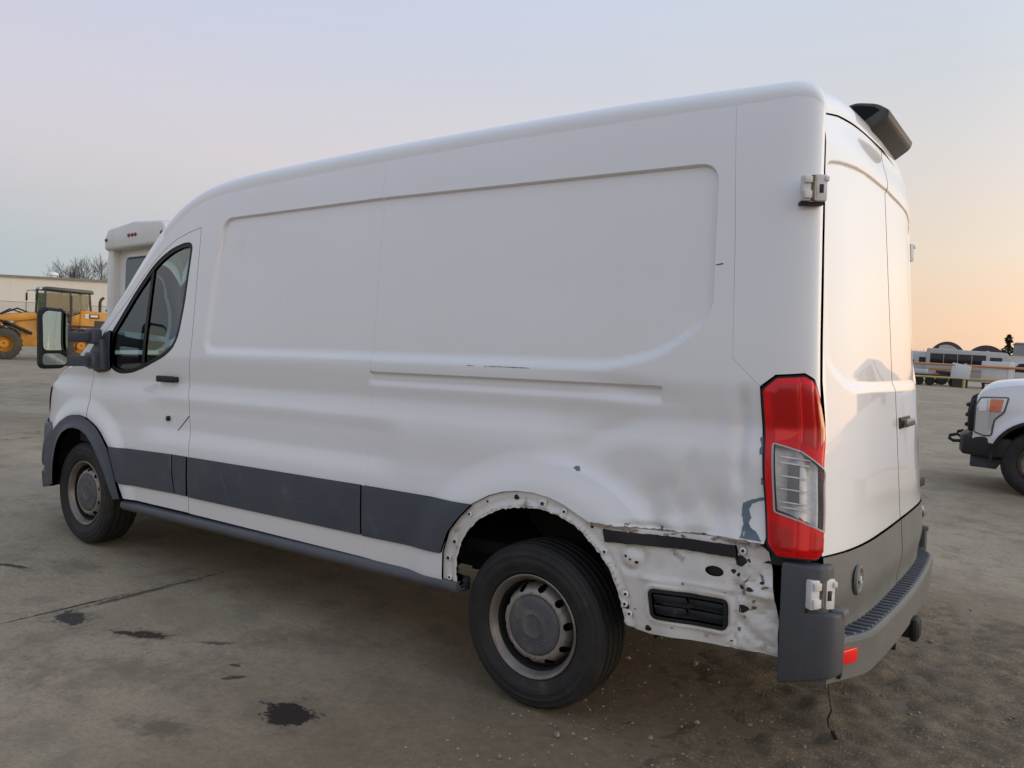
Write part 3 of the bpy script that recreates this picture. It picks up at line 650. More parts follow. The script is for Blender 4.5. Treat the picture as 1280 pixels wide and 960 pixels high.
        for (u,z) in ((.43,.495),(-.362,.745),(-.458,.595),(-.475,.520),(.318,.800),(-.168,.877),(-.905,.835),(-.455,.555)):
            X=[float(v) for v in shell(off=-.011,dmg=False)(np.array([u]),np.array([z]))[0:2]]
            if bolt is None:
                m=MB(); m.lathe([(-.002,.0125),(.002,.0125),(.003,.010),(.003,.006),(-.004,.006),(-.004,0)],(0,0,0),20); bm_=m.build('bolt','paint',part)
                h=MB(); h.lathe([(-.0035,.0),(-.0035,.006),(.0045,.0056),(.0045,0)],(0,0,0),14); hh=h.build('bolt_hole','black',bm_); bolt=bm_; o=bm_
            else:
                o=bolt.copy(); C.objects.link(o); h2=hh.copy(); C.objects.link(h2); h2.parent=o
            o.parent=part; o.location=(X[0],X[1]+.001,z)
        for (u,z,w,hh_) in ((-.062,.896,.038,.034),(.395,.665,.028,.04),(.432,.585,.03,.02)):
            y=float(shell(off=-.011,dmg=False)(np.array([u]),np.array([z]))[1][0])
            m=MB(); m.box((u,y+.003,z),(w,.008,hh_),bev=.002); cl=m.build('trim_clip','paint_dirty',part)
            m=MB(); m.lathe([(0,.0),(0,.009),(.006,.007),(.006,0)],(u,y+.004,z),14); m.build('clip_stud','black',cl)
        for (u,z,r) in ((.075,.905,.013),(.225,.868,.006),(-.46,.545,.012),(-.30,.835,.007),(-.55,.478,.013),(-.895,.795,.022),(-.87,.752,.009),(-.90,.70,.010),(-.93,.70,.009),(-.91,.625,.017),(-.50,.726,.007),(-.455,.745,.006),(-.475,.735,.005)):
            x_,y_,_=shell(off=crum,dmg=False)(np.array([u]),np.array([z]))
            lp=[(u+r*(1+.25*math.sin(3*a+u*50))*math.cos(a),z+r*.9*math.sin(a)) for a in np.linspace(0,2*math.pi,14,endpoint=False)]
            sheet('hole',[lp],shell(off=lambda uu,zz:crum(uu,zz)+.0015,dmg=False),'black',part,step=.01,skirt=0,side=s)
    else:
        sheet('arch_trim',[ARCH_O+[(-.34,.85),(-.40,.78),(-.47,.60),(-.50,.46)]+ARCH_I[::-1]],shell(off=.014,dmg=False),'trim',van,step=.025,skirt=.03,side=s)
        sheet('lower_cladding',[rounded([(-.36,.835),(-.95,.845),(-.985,.60),(-.50,.60),(-.42,.74)],.02)],shell(off=.014,dmg=False),'trim',van,step=.03,skirt=.02,side=s)
    # cladding along the flank
    sheet('door_cladding',[rounded([(3.343,.828),(3.255,.618),(3.20,.596),(2.600,.604),(2.628,.722),(2.634,.842)],.008)],shell(off=.012,dmg=False),'trim',door,step=.03,skirt=.02,side=s,gap=.001)
    sheet('door_cladding',[rounded([(2.628,.842),(2.622,.722),(2.594,.604),(2.480,.603),(2.484,.842)],.006)],shell(off=.011,dmg=False),'trim',door,step=.03,skirt=.02,side=s,gap=.001)
    sheet('side_cladding',[rounded([(2.470,.841),(1.006,.847),(1.0,.600),(2.462,.602)],.008)],shell(off=.012,dmg=False),'trim',van,step=.03,skirt=.02,side=s)
    sheet('side_cladding',[rounded([(.996,.847),(.300,.846),(.372,.775),(.425,.710),(.468,.602),(.990,.598)],.008)],shell(off=.012,dmg=False),'trim',van,step=.03,skirt=.02,side=s)
    if dm:
        for sc_ in ([(2.14,.795),(2.128,.797),(2.055,.640),(2.062,.636)],[(2.33,.800),(2.323,.802),(2.352,.70),(2.356,.70)],[(1.55,.72),(1.548,.726),(1.30,.700),(1.30,.697)],[(.75,.70),(.748,.704),(.60,.735),(.60,.731)]):
            sheet('cladding_scuff',[resample(sc_,.02)+np.random.uniform(-.0015,.0015,(len(resample(sc_,.02)),2))],shell(off=.0135,dmg=False),'trim_scuff',van,step=.02,skirt=0,side=s)
    # sill strip
    m=MB(); m.prism([(s*.985,.486),(s*1.012,.478),(s*1.016,.448),(s*1.0,.425),(s*.90,.425),(s*.90,.486)],'X',.385,3.21,bev=.008); m.build('sill_step','trim_sill',van)
    # D-pillar corner
    dc=[(-.764,2.470),(-.803,1.956),(-.826,1.521),(-.931,1.424),(-.948,1.443),(-.971,1.467),(-1.074,1.476),(-1.132,1.455),(-1.162,1.412),(-1.186,1.39),(-1.186,2.412),(-1.13,2.437),(-1.07,2.458),(-1.0,2.469),(-.91,2.471)]
    sheet('corner_pillar',[dc],shell(dmg=False),'paint',van,step=.014,skirt=.03,gap=.0005,side=s)
    sheet('lamp_pocket',[[(-.92,1.49),(-.95,.80),(-1.19,.80),(-1.19,1.49)]],shell(off=-.03,dmg=False),'black',van,step=.03,skirt=0,side=s)
    # tail lamp
    TL=rounded([(-.935,1.415),(-.974,1.460),(-1.075,1.469),(-1.130,1.448),(-1.158,1.405),(-1.186,1.25),(-1.199,1.10),(-1.199,.858),(-1.150,.838),(-.994,.835),(-.968,.876),(-.952,1.10)],.010)
    CL=rounded([(-.972,1.228),(-1.06,1.205),(-1.196,1.135),(-1.196,.930),(-1.08,.965),(-.986,.992)],.008)
    RL=inset(np.array(resample(TL,.02)),.0055).tolist()
    lamp=sheet('tail_lamp',[TL,inset(np.array(CL),-.002)],shell(off=.006,dmg=False),'black',van,step=.02,skirt=.05,side=s)
    def lf(u,z):
        q=np.stack(np.broadcast_arrays(u,z),-1).reshape(-1,2); d=ldist(q,RL).reshape(np.broadcast(u,z).shape)
        b=.008+.014*np.sqrt(np.clip(d/.03,0,1)); b=b+.0022*np.sin(np.asarray(z)*190)*(sst(.87,.88,z)*sst(1.0,.99,z))*0
        b=b-.0035*(np.exp(-((u+1.055)/.006)**2)+np.exp(-((u+1.115)/.005)**2)*sst(1.2,1.25,z))
        return b
    sheet('lens',[RL,CL],shell(off=lf,dmg=False),'lens_red',lamp,step=.009,skirt=.012,side=s)
    lb=lambda pts,m_,o_=.0011:sheet('lens_band',[rounded(pts,.004,2)],shell(off=lambda u,z:lf(u,z)+o_,dmg=False),m_,lamp,step=.010,skirt=.001,side=s)  # brighter and deeper red sheets paint the lens's inner ridges and glow
    lb([(-.964,1.395),(-.972,1.285),(-1.050,1.285),(-1.050,1.440),(-.985,1.432)],'lens_red_deep')
    lb([(-1.070,1.440),(-1.070,1.235),(-1.122,1.215),(-1.118,1.425)],'lens_red_deep')
    lb([(-1.054,1.446),(-1.052,1.235),(-1.060,1.233),(-1.062,1.446)],'lens_red_bright',.0018)
    lb([(-.974,1.278),(-1.046,1.270),(-1.020,1.248),(-.976,1.232)],'lens_red_bright')
    lb([(-.978,.955),(-1.045,.930),(-1.045,.862),(-.995,.862),(-.980,.885)],'lens_red_deep')
    lb([(-1.125,.935),(-1.182,.912),(-1.182,.868),(-1.125,.866)],'lens_red_deep')
    sheet('amber_reflector',[rounded([(-1.125,1.385),(-1.150,1.365),(-1.172,1.245),(-1.155,1.250),(-1.135,1.225)],.008)],shell(off=lambda u,z:lf(u,z)+.0012,dmg=False),'lens_amber',lamp,step=.012,skirt=.002,side=s)
    sheet('lens_band',[rounded([(-1.058,.985),(-1.10,.955),(-1.10,.87),(-1.058,.87)],.006)],shell(off=lambda u,z:lf(u,z)+.001,dmg=False),'lens_red_bright',lamp,step=.012,skirt=.002,side=s)  # bright red patch painted in for the glow low in the lens
    rv=sheet('reversing_lens',[CL],shell(off=lambda u,z:lf(u,z)-.002,dmg=False),'lens_clear',lamp,step=.012,skirt=.004,side=s)
    sheet('reflector',[CL],shell(off=lambda u,z:-.016+.010*np.cos((u+1.06)*60),dmg=False),'lamp_silver',lamp,step=.012,skirt=0,side=s)
    sheet('reflector_shade',[rounded([(-1.016,1.165),(-1.056,1.157),(-1.056,1.015),(-1.016,1.028)],.006)],shell(off=-.004,dmg=False),'lamp_grey',lamp,step=.02,skirt=.01,side=s)
    for zz in (1.185,1.165,1.12,1.075,1.03,1.012):
        sheet('reflector_rib',[[(-.992,zz),(-1.10,zz-.008),(-1.10,zz-.013),(-.992,zz-.005)]],shell(off=.000,dmg=False),'lamp_silver',lamp,step=.02,skirt=.006,side=s)
    sheet('lens_rim',[inset(CL,-.003),inset(CL,.0025)],shell(off=lambda u,z:lf(u,z)+.0012,dmg=False),'lamp_rim',lamp,step=.012,skirt=.003,side=s)
    # front wing, flare, headlamp
    F_TOP=[(3.69,1.40),(3.9,1.355),(4.05,1.315),(4.17,1.27),(4.30,1.215),(4.5,1.14)]
    sheet('front_wing',[F_TOP+[(4.56,1.08),(4.52,.92),(4.399,.88),(4.25,.865),(4.09,.865),(3.919,.978),(3.774,1.0),(3.673,.984),(3.681,1.115)]],shell(dmg=dm),'paint',van,step=.022,skirt=.03,gap=.0025,side=s)
    FO=[(4.285,.47),(4.262,.62),(4.222,.75),(4.09,.890),(4.01,.945),(3.919,.988),(3.85,1.004),(3.774,1.009),(3.69,.999),(3.605,.977),(3.52,.945),(3.462,.912),(3.40,.866),(3.343,.815),(3.29,.72),(3.24,.610),(3.192,.500)]
    FI=[(3.255,.490),(3.30,.56),(3.339,.63),(3.40,.71),(3.462,.778),(3.53,.84),(3.612,.890),(3.70,.914),(3.783,.920),(3.86,.908),(3.933,.875),(3.985,.822),(4.024,.753),(4.062,.64),(4.085,.49)]
    sheet('arch_flare',[FO+FI],shell(off=lambda u,z:.016+.012*np.exp(-(ldist(np.stack(np.broadcast_arrays(u,z),-1).reshape(-1,2),FI,closed=False).reshape(np.broadcast(u,z).shape)/.03)**2),dmg=False),'trim',van,step=.018,skirt=.04,side=s)
    HLm=rounded([(4.34,1.185),(4.56,1.10),(4.86,1.03),(4.86,.955),(4.62,.905),(4.50,.945),(4.42,1.03)],.02)
    hl=sheet('headlamp',[HLm],shell(off=.004,dmg=False),'lens_clear2',van,step=.03,skirt=.006,side=s)
    sheet('turn_lens',[rounded([(4.36,1.175),(4.46,1.13),(4.50,.97),(4.44,1.03)],.01)],shell(off=.008,dmg=False),'lens_amber',hl,step=.03,skirt=.006,side=s)
van_side(1); van_side(-1)

# roof, windscreen, bonnet: sections from the cantrail over to the middle
ZT=np.array([(-1.3,2.525),(-1.08,2.555),(-.85,2.606),(-.4,2.618),(0,2.622),(.8,2.622),(1.25,2.620),(1.8,2.610),(2.3,2.594),(2.6,2.568),(2.9,2.52),(3.2,2.445),(3.4,2.36),(3.6,2.215),(3.9,1.90),(4.1,1.63),(4.22,1.47)])
def zt(x): return _cub(np.asarray(x,float),ZT[:,0],ZT[:,1])
def spx(u): return np.interp(u,[-3,2.3,2.6,2.9,3.0,3.15,3.4,3.66,3.86],[-3,2.3,2.70,3.20,3.40,3.60,3.90,4.10,4.22])
EDGE=[]      # (edge point, spine point, exponent, u)
for y in np.linspace(0,.79,22):
    z=float(np.interp(y,[0,.5,.67,.86],[2.4565,2.4405,2.4315,2.403])); EDGE.append(((float(rearx(y,z))+.016,y,z),(-.62,0,float(zt(-.62))),2.5,None))
CANF=np.array([(-1.186,2.412),(-1.13,2.437),(-1.07,2.458),(-1.0,2.469),(-.91,2.471)]+CAN)
for u in np.concatenate([np.linspace(-1.18,-.93,12),np.linspace(-.9,2.2,48),np.linspace(2.25,3.86,60)]):
    z=float(np.interp(u,CANF[:,0],CANF[:,1])); x,y=base(np.array([u]),np.array([z])); xs=max(float(spx(u)),-.62) if u>-.62 else -.62
    EDGE.append(((float(x[0]),float(y[0])-.001,z),(xs,0,float(zt(xs))),float(np.interp(u,[-1.2,-.95,-.3,2.2,2.9,3.4],[2.4,2.6,3.3,3.3,3.0,2.5])),float(u)))
def cover(name,rows,ks,mat,parent,both=True,lift=0.):
    V=[];ks=np.asarray(ks)
    for (E,S,n,u) in rows:
        for k in ks:
            h=1-k; V.append((S[0]+(E[0]-S[0])*h,S[1]+(E[1]-S[1])*h,E[2]+(S[2]-E[2])*(1-h**n)**(1/n)+lift))
    R=len(rows);K=len(ks);V=np.array(V);F=[(i*K+j,i*K+j+1,(i+1)*K+j+1,(i+1)*K+j) for i in range(R-1) for j in range(K-1)]
    if both:
        V2=V*[1,-1,1]; F=F+[tuple(R*K+q for q in f[::-1]) for f in F]; V=np.concatenate([V,V2])
    me=bpy.data.meshes.new(name); me.from_pydata([tuple(v) for v in V],[],F)
    bm=bmesh.new(); bm.from_mesh(me); bmesh.ops.remove_doubles(bm,verts=bm.verts[:],dist=2e-4); bmesh.ops.recalc_face_normals(bm,faces=bm.faces[:]); bm.to_mesh(me); bm.free()
    me.polygons.foreach_set('use_smooth',[True]*len(me.polygons)); return finish(name,me,mat,parent)
kk=np.concatenate([1-np.cos(np.linspace(0,np.pi/2,26))**1.0])
kk=np.unique(np.concatenate([np.linspace(0,1,14)**3*.2,np.linspace(.2,1,14)]))
rear_rows=[e for e in EDGE if e[3] is None or e[3]<=-.758]; mid=[e for e in EDGE if e[3] is not None and e[3]>-.80 and e[3]<2.96]
mid[0]=mid[0]
cover('roof',[e for e in mid if e[3]>-.77],kk,'paint',van)
# rear roof cap: one step lower at the joint
cover('roof_cap',rear_rows+[mid[1]] if False else rear_rows+[[e for e in EDGE if e[3] is not None and e[3]>-.77][0]],kk,'paint',van)
ws=[e for e in EDGE if e[3] is not None and e[3]>2.93]
cover('windscreen',ws,np.linspace(.07,1,12),'screen_glass',van,lift=-.004)
cover('windscreen_pillar',ws,np.linspace(0,.075,4),'paint',van,both=False); cover('windscreen_pillar',[((e[0][0],-e[0][1],e[0][2]),e[1],e[2],e[3]) for e in ws],np.linspace(0,.075,4),'paint',van,both=False)
cover('windscreen_band',[e for e in ws if e[3]<3.0],np.linspace(.06,1,12),'black',van,lift=.001)
BON=[]
for u in np.linspace(3.70,UMAX-.02,40):
    z=float(np.interp(u,[3.69,3.9,4.05,4.17,4.30,4.5,4.8,UMAX],[1.40,1.355,1.315,1.27,1.215,1.14,1.075,1.05])); x,y=base(np.array([u]),np.array([z]))
    xs=float(np.interp(u,[3.7,4.5,UMAX],[4.10,4.50,4.55])); BON.append(((float(x[0]),max(float(y[0]),0),z),(xs,0,float(np.interp(xs,[3.9,4.2,4.55],[1.47,1.42,1.22]))),2.6,float(u)))
cover('bonnet',BON,np.linspace(0,1,14)**1.6,'paint',van)
m=MB(); m.box((3.98,0,1.40),(.34,1.5,.06),bev=.02); m.build('cowl','black',van)
# front face: grille and bumper
for s in (1,-1):
    sheet('bumper_half',[[(4.12,.80),(4.16,.900),(4.27,.918),(4.40,.925),(4.52,.940),(4.62,.90),(4.9,.81),(UMAX,.81),(UMAX,.40),(4.9,.38),(4.50,.41),(4.30,.44),(4.20,.46),(4.17,.60)]],shell(off=lambda u,z:.004+.020*sst(4.2,4.34,u)*sst(.945,.89,z)-.02*sst(.62,.585,z)*sst(.56,.575,z),dmg=False),'trim',van,step=.02,skirt=.05,side=s)
    sheet('grille_half',[[(4.86,1.04),(UMAX,1.05),(UMAX,.81),(4.9,.81),(4.86,.95)]],shell(off=.004,dmg=False),'black',van,step=.04,skirt=.03,side=s)
    for z in (.86,.92,.98): sheet('grille_bar',[[(4.90,z),(UMAX,z),(UMAX,z+.022),(4.90,z+.022)]],shell(off=.016,dmg=False),'chrome',van,step=.05,skirt=.02,side=s)

# rear doors
RREC=rounded([(.0,2.275),(.38,2.268),(.64,2.254),(.815,2.232),(.845,1.90),(.862,1.52),(.72,1.432),(0,1.424),(-.72,1.432),(-.862,1.52),(-.845,1.90),(-.815,2.232),(-.64,2.254),(-.38,2.268)],.05,5)
def rear(off=0.,s=1):
    def fn(y,z):
        y=np.asarray(y,float);z=np.asarray(z,float)+0*y
        q=np.stack(np.broadcast_arrays(y,z),-1).reshape(-1,2); d=ldist(q,RREC); d=np.where(inside(q,[RREC]),d,-d).reshape(np.broadcast(y,z).shape)
        up_=sst(1.6,2.1,z); w=.020-.010*up_
        r=.012*sst(-1,1,d/w)                       # pressed field sits forward
        r=r+.004*np.exp(-((z-1.30)/.05)**2)*0
        tap=sst(2.30,2.43,z)*.020                  # rolls forward to the roof
        return rearx(y,z)+r+tap-off+(.030*sst(.72,.57,z) if off else 0), y, z
    return fn
def door_edge(z): return float(W(z))-.050
TOPR=[(.003,2.452),(.30,2.446),(.50,2.437),(.67,2.427),(.80,2.408)]
SIDE=[(door_edge(z)-(.004+.008*float(sst(2.3,2.0,z))),z) for z in (2.385,2.2,2.0,1.8,1.6,1.45,1.3,1.15,1.0,.9,.846)]
for s in (1,-1):
    dl=TOPR+SIDE+[(.77,.848),(.40,.856),(.003,.856)]
    if s<0: dl=[(-a,b) for a,b in dl]
    d=sheet('rear_door',[dl],rear(),'paint',van,step=.017,skirt=.03,gap=.002,feats=[(lambda q:q.tolist()+[q[0].tolist()])(inset(resample(RREC,.02),k)) for k in (-.012,0,.012)])
    cl=[(.003,.852),(.40,.852),(.77,.846),(.935,.845),(.930,.60),(.86,.566),(.44,.560),(.003,.560)]
    if s<0: cl=[(-a,b) for a,b in cl]
    c=sheet('door_cladding',[cl],rear(off=.004),'trim_grey',d,step=.03,skirt=.02,gap=.002)
    # hinges
    for z,t in ((2.118,'u'),(.728,'l')):
        w=float(W(z)); yy=w-.045 if t=='u' else .925; x=float(rearx(yy,z))
        if t=='l': x-=.012
        h=empty('hinge'); h.parent=d
        # blocks set round the corner: tangent runs from the side to the back
        if t=='u': c0=np.array((-1.072,.915)); tg=np.array((-.86,-.51))
        else: c0=np.array((-1.168,.975)); tg=np.array((-.62,-.78))
        tg=tg/np.linalg.norm(tg); nn=np.array((-(-tg[1]),-tg[0])) ; nn=np.array((tg[1],-tg[0])); c0=c0-nn*.007; ang=math.atan2(tg[1]*s,tg[0])
        def at(a,b): q=c0+tg*a+nn*b; return q[0],q[1]*s
        hk=.88 if t=='u' else 1.0
        def blk(m,a,b,zz,sa,sb,sz,bev=.004): x_,y_=at(a*hk,b*.8); m.box((x_,y_,z+(zz-z)*hk),(sa*hk,sb*.8,sz*hk),rz=ang,bev=bev*.8)
        m=MB(); blk(m,-.026,.008,z,.036,.040,.100,.006); blk(m,-.022,.030,z+.030,.030,.018,.026); blk(m,-.022,.030,z-.028,.030,.018,.030); m.build('hinge_base','paint_hinge',h)
        m=MB(); x_,y_=at(.002,.017); m.cyl((x_,y_,z-.043),(x_,y_,z+.043),.009,n=14); m.build('hinge_pin','steel',h)
        m=MB(); blk(m,.030,.010,z,.046,.036,.104,.006); blk(m,.050,.026,z+.034,.016,.018,.020); m.build('hinge_leaf','paint_hinge',h)
        m=MB(); blk(m,.030,.0275,z-.004,.016,.006,.034,.001); m.build('hinge_slot','black',h)
        m=MB(); blk(m,.0,-.012,z-.058,.090,.030,.014,.002); m.build('hinge_gap','black',h)
    if s>0:
        x=float(rearx(.70,.73)); m=MB(); m.lathe([(-.012,.0),(-.012,.030),(.004,.036),(.009,.044),(.006,.054),(-.003,.056)],(x-.004,.70,.732),28,axis='X',sgn=-1); k=m.build('lock_bezel','trim_grey',c)
        m=MB(); m.lathe([(-.01,.0),(-.01,.033),(-.004,.033),(-.004,0)],(x-.004,.70,.732),24,axis='X',sgn=-1); m.build('lock_recess','black',k)
        m=MB(); m.box((x-.012,.705,.738),(.008,.014,.02),rx=.4,bev=.002); m.box((x-.012,.692,.722),(.008,.012,.012),bev=.002); m.build('lock_part','paint',k)
    else:
        x=float(rearx(-.25,1.26)); m=MB(); m.box((x-.022,-.17,1.262),(.022,.20,.034),bev=.009,seg=3); m.box((x-.008,-.09,1.262),(.03,.025,.028),bev=.005); m.box((x-.008,-.25,1.262),(.03,.025,.028),bev=.005); k=m.build('door_handle','handle',d)
        m=MB(); m.box((x-.002,-.17,1.262),(.010,.24,.050),bev=.004); m.build('handle_cup','black',k)
        m=MB(); m.box((float(rearx(-.72,.93))-.004,-.72,.93),(.008,.12,.045),rz=-.12,bev=.003); m.build('badge','black',d)
# black liners added behind the rear shut lines so the gaps read dark
m=MB(); m.box((-1.03,0,1.62),(.03,1.66,1.55)); m.box((-1.06,0,.66),(.02,1.7,.34)); m.build('shut_line_liner','black',van)

# roof lamp housing
hs=empty('brake_lamp_housing'); hs.parent=van
prof=[(-.985,2.535),(-.995,2.600),(-1.04,2.614),(-1.125,2.598),(-1.178,2.562),(-1.166,2.528),(-1.080,2.468),(-1.03,2.47)]
m=MB(); m.prism(rounded(prof,.022,3),'Y',-.36,.205,bev=.010,seg=2); m.build('housing','housing',hs)
m=MB(); m.prism([(-1.005,2.548),(-1.008,2.588),(-1.04,2.600),(-1.115,2.584),(-1.135,2.568),(-1.06,2.520),(-1.02,2.525)],'Y',.200,.2085); m.build('housing_opening','void',hs)
m=MB(); m.prism([(-1.160,2.534),(-1.092,2.486),(-1.096,2.482),(-1.165,2.530)],'Y',-.22,.05); m.build('brake_lens','lens_red_dark',hs)

# rear bumper
bump=empty('rear_bumper'); bump.parent=van
def bx(y): return -(1.328-.045*(abs(y)/.95)**2-.085*float(sst(.70,1.02,abs(y))))
ys=np.linspace(-.95,.95,48); V=[];F=[]
sec=lambda y:[(bx(y)+.125,.556),(bx(y)+.012,.566),(bx(y)+.002,.560),(bx(y),.548),(bx(y)+.012,.415),(bx(y)+.03,.402),(bx(y)+.12,.402)]
K=7
for y in ys:
    for q in sec(y): V.append((q[0],y,q[1]))
for i in range(len(ys)-1):
    for k in range(K-1): F.append((i*K+k,(i+1)*K+k,(i+1)*K+k+1,i*K+k+1))
F+= [tuple(range(K))[::-1],tuple((len(ys)-1)*K+k for k in range(K))]
o=mesh_obj('bumper_beam',V,F,'trim_grey',bump); 
m=MB()
for i in range(41):
    y=-.90+i*.045; m.box((bx(y)+.066,y,.566),(.098,.020,.010),bev=.003,seg=1)
m.build('step_tread','trim_sill',bump)
for s in (1,-1):
    lo=[(-1.08,1.0033),(-1.165,1.0015),(-1.195,.996),(-1.220,.984),(-1.236,.962),(-1.242,.93),(-1.240,.895),(-1.08,.905)]
    hi=[(-1.045,1.004),(-1.13,1.003),(-1.172,.992),(-1.196,.966),(-1.202,.925),(-1.195,.900),(-1.045,.905)]
    m=MB(); m.prism([(a,s*b) for a,b in lo],'Z',.397,.668,bev=.010,seg=3); m.prism([(a,s*b) for a,b in hi],'Z',.396,.822,bev=.010,seg=3); k=m.build('bumper_corner','trim_corner',bump)
    for v in k.data.vertices:
        if v.co.z<.46: v.co.z+=(-1.045-v.co.x)*.30
    m=MB(); m.prism([(a,s*b) for a,b in [(-1.200,.950),(-1.245,.945),(-1.252,.900),(-1.200,.893)]],'Z',.652,.678,bev=.006); m.build('corner_ledge','trim_grey',k)
    m=MB(); x=bx(.865); m.box((x-.001,s*.865,.502),(.014,.085,.050),rz=s*-.42,bev=.004); m.build('rear_reflector','lens_red_bright',bump)
m=MB(); m.box((bx(.885)+.02,.885,.47),(.03,.03,.09),bev=.003); m.build('bracket_gap','black',bump)
m=MB(); m.lathe([(-.03,.0),(-.03,.03),(.02,.032),(.028,.024),(.028,0)],(-1.185,-1.02,.725),20,axis='Y',sgn=-1); m.box((-1.165,-1.0,.72),(.03,.05,.05),bev=.006); m.build('corner_stop','trim_grey',bump)
m=MB()
for y,z in ((-.75,.60),(-.72,.64),(-.71,.665)): m.cyl((bx(y)+.12,y,z),(bx(y)+.10,y,z),.006,n=8)
m.build('bumper_bolt','steel',bump)
m=MB(); m.box((-1.20,-.02,.385),(.30,.075,.075),bev=.006); m.box((-1.19,-.02,.41),(.05,.5,.05),bev=.006); m.box((-1.33,-.02,.385),(.03,.095,.095),bev=.01); m.box((-1.25,.22,.385),(.09,.012,.07),bev=.004); m.box((-1.25,-.26,.385),(.09,.012,.07),bev=.004); m.build('tow_hitch','black',bump)
m=MB(); m.tube([(-1.19,.90,.43),(-1.20,.905,.36),(-1.212,.915,.32),(-1.198,.905,.28),(-1.200,.90,.255),(-1.212,.892,.238)],.0032,8); w=m.build('loose_wire','wire',bump)
m=MB(); m.box((-1.219,.888,.224),(.018,.014,.030),ry=.5,bev=.003); m.build('wire_plug','black',w)

# door mirror
for s in (1,-1):
    mir=empty('door_mirror'); mir.parent=van
    m=MB(); m.prism(rounded([(s*1.198,1.335),(s*1.362,1.330),(s*1.366,1.70),(s*1.335,1.728),(s*1.22,1.722),(s*1.196,1.69)],.045,5),'X',3.545,3.605,bev=.018,seg=3); m.build('mirror_housing','black',mir)
    gp=rounded([(s*1.206,1.455),(s*1.352,1.450),(s*1.355,1.675),(s*1.33,1.705),(s*1.228,1.700),(s*1.204,1.675)],.03,4)
    m=MB(); m.prism(gp,'X',3.536,3.549); g=m.build('mirror_glass','mirror_glass',mir)
    g.location=(3.542,s*1.278,1.57); 
    for v in g.data.vertices: v.co-=Vector((3.542,s*1.278,1.57))
    g.location.x-=.008; g.rotation_euler=(0,math.radians(3),s*math.radians(-3))
    m=MB(); m.prism(rounded([(s*1.206,1.362),(s*1.350,1.357),(s*1.353,1.430),(s*1.206,1.436)],.025,4),'X',3.534,3.549); g=m.build('lower_mirror','mirror_glass',mir)
    g.location=(3.542,s*1.278,1.40)
    for v in g.data.vertices: v.co-=Vector((3.542,s*1.278,1.40))
    g.location.x-=.004; g.rotation_euler=(0,math.radians(-5),s*math.radians(-4))
    m=MB(); m.prism(rounded([(s*1.20,1.436),(s*1.358,1.431),(s*1.358,1.450),(s*1.20,1.456)],.004,2),'X',3.538,3.560); m.build('mirror_bar','black',mir)
    for z in (1.545,1.385):
        m=MB(); m.box((3.582,s*1.10,z),(.050,.23,.070),bev=.014,seg=3); m.box((3.57,s*1.015,z+.008),(.11,.07,.105),bev=.016,seg=3); m.build('mirror_arm','trim',mir)
    m=MB(); m.prism([(3.47,1.335),(3.49,1.52),(3.53,1.545),(3.64,1.44),(3.655,1.33)],'Y',s*.965,s*1.012,bev=.012); m.build('mirror_base','trim',mir)

# cabin interior
cab=empty('cabin'); cab.parent=van
m=MB(); m.prism([(.93,.62),(.93,1.5),(.86,2.0),(.80,2.36),(-.80,2.36),(-.86,2.0),(-.93,1.5),(-.93,.62)],'X',2.465,2.495); m.build('bulkhead','interior_light',cab)
m=MB(); m.box((2.95,0,.72),(1.15,1.78,.10)); m.build('cabin_floor','interior',cab)
m=MB(); m.prism([(3.42,.80),(3.42,1.18),(3.50,1.30),(3.70,1.36),(3.98,1.34),(3.98,.80)],'Y',-.90,.90,bev=.02); m.box((3.44,0,1.22),(.10,.34,.22),bev=.02); m.build('dashboard','interior',cab)
for y in (.52,-.46):
    st=empty('seat'); st.parent=cab
    m=MB(); m.box((2.88,y,1.00),(.52,.52,.16),bev=.06,seg=3); m.build('cushion','seat_cloth',st)
    m=MB(); m.box((2.63,y,1.33),(.15,.50,.62),ry=-.16,bev=.06,seg=3); m.build('backrest','seat_cloth',st)
    m=MB(); m.box((2.575,y,1.73),(.11,.28,.20),ry=-.16,bev=.05,seg=3); m.build('headrest','seat_cloth',st)
sw=MB(); 
pts=[(3.30+.06*math.sin(a)*1.0,.50+.195*math.cos(a),1.33+.175*math.sin(a)) for a in np.linspace(0,2*math.pi,33)]
sw.tube(pts,.016,8); sw.tube([(3.31,.50,1.32),(3.50,.50,1.20)],.03,10); sw.box((3.305,.50,1.325),(.05,.34,.04),ry=.3,bev=.012); sw.box((3.30,.50,1.28),(.05,.05,.12),ry=.3,bev=.012); sw.build('steering_wheel','black',cab)
m=MB(); m.box((3.22,0,2.10),(.05,.24,.07),bev=.015); m.build('rear_view_mirror','black',cab)

# underbody, wheel wells, axles
und=empty('chassis'); und.parent=van
m=MB(); m.box((1.45,0,.60),(5.0,1.56,.06)); m.box((1.3,.55,.50),(4.8,.07,.14)); m.box((1.3,-.55,.50),(4.8,.07,.14)); m.build('floor_pan','well',und)
for s in (1,-1):
    for (cx,cz,r,a0,a1) in ((-.03,.36,.545,48,172),(3.72,.44,.53,5,175)):
        V=[];F=[]
        ang=np.radians(np.linspace(a0,a1,20))
        for a in ang:
            V.append((cx+r*math.cos(a),s*.975,cz+r*math.sin(a))); V.append((cx+r*math.cos(a),s*.56,cz+r*math.sin(a)))
        for i in range(19): F.append((2*i,2*i+1,2*i+3,2*i+2))
        c=len(V); V.append((cx,s*.56,cz))
        F+= [(2*i+1,c,2*i+3) for i in range(19)]
        mesh_obj('wheel_well',V,F,'well',und)
m=MB(); m.cyl((0,-.85,.355),(0,.85,.355),.045,n=14); m.sphere((0,0,.355),(.16,.17,.16)); m.cyl((0,0,.37),(3.0,0,.50),.035,n=12); m.box((0,.52,.42),(1.3,.07,.03),bev=.005); m.box((0,-.52,.42),(1.3,.07,.03),bev=.005); m.build('rear_axle','well',und)
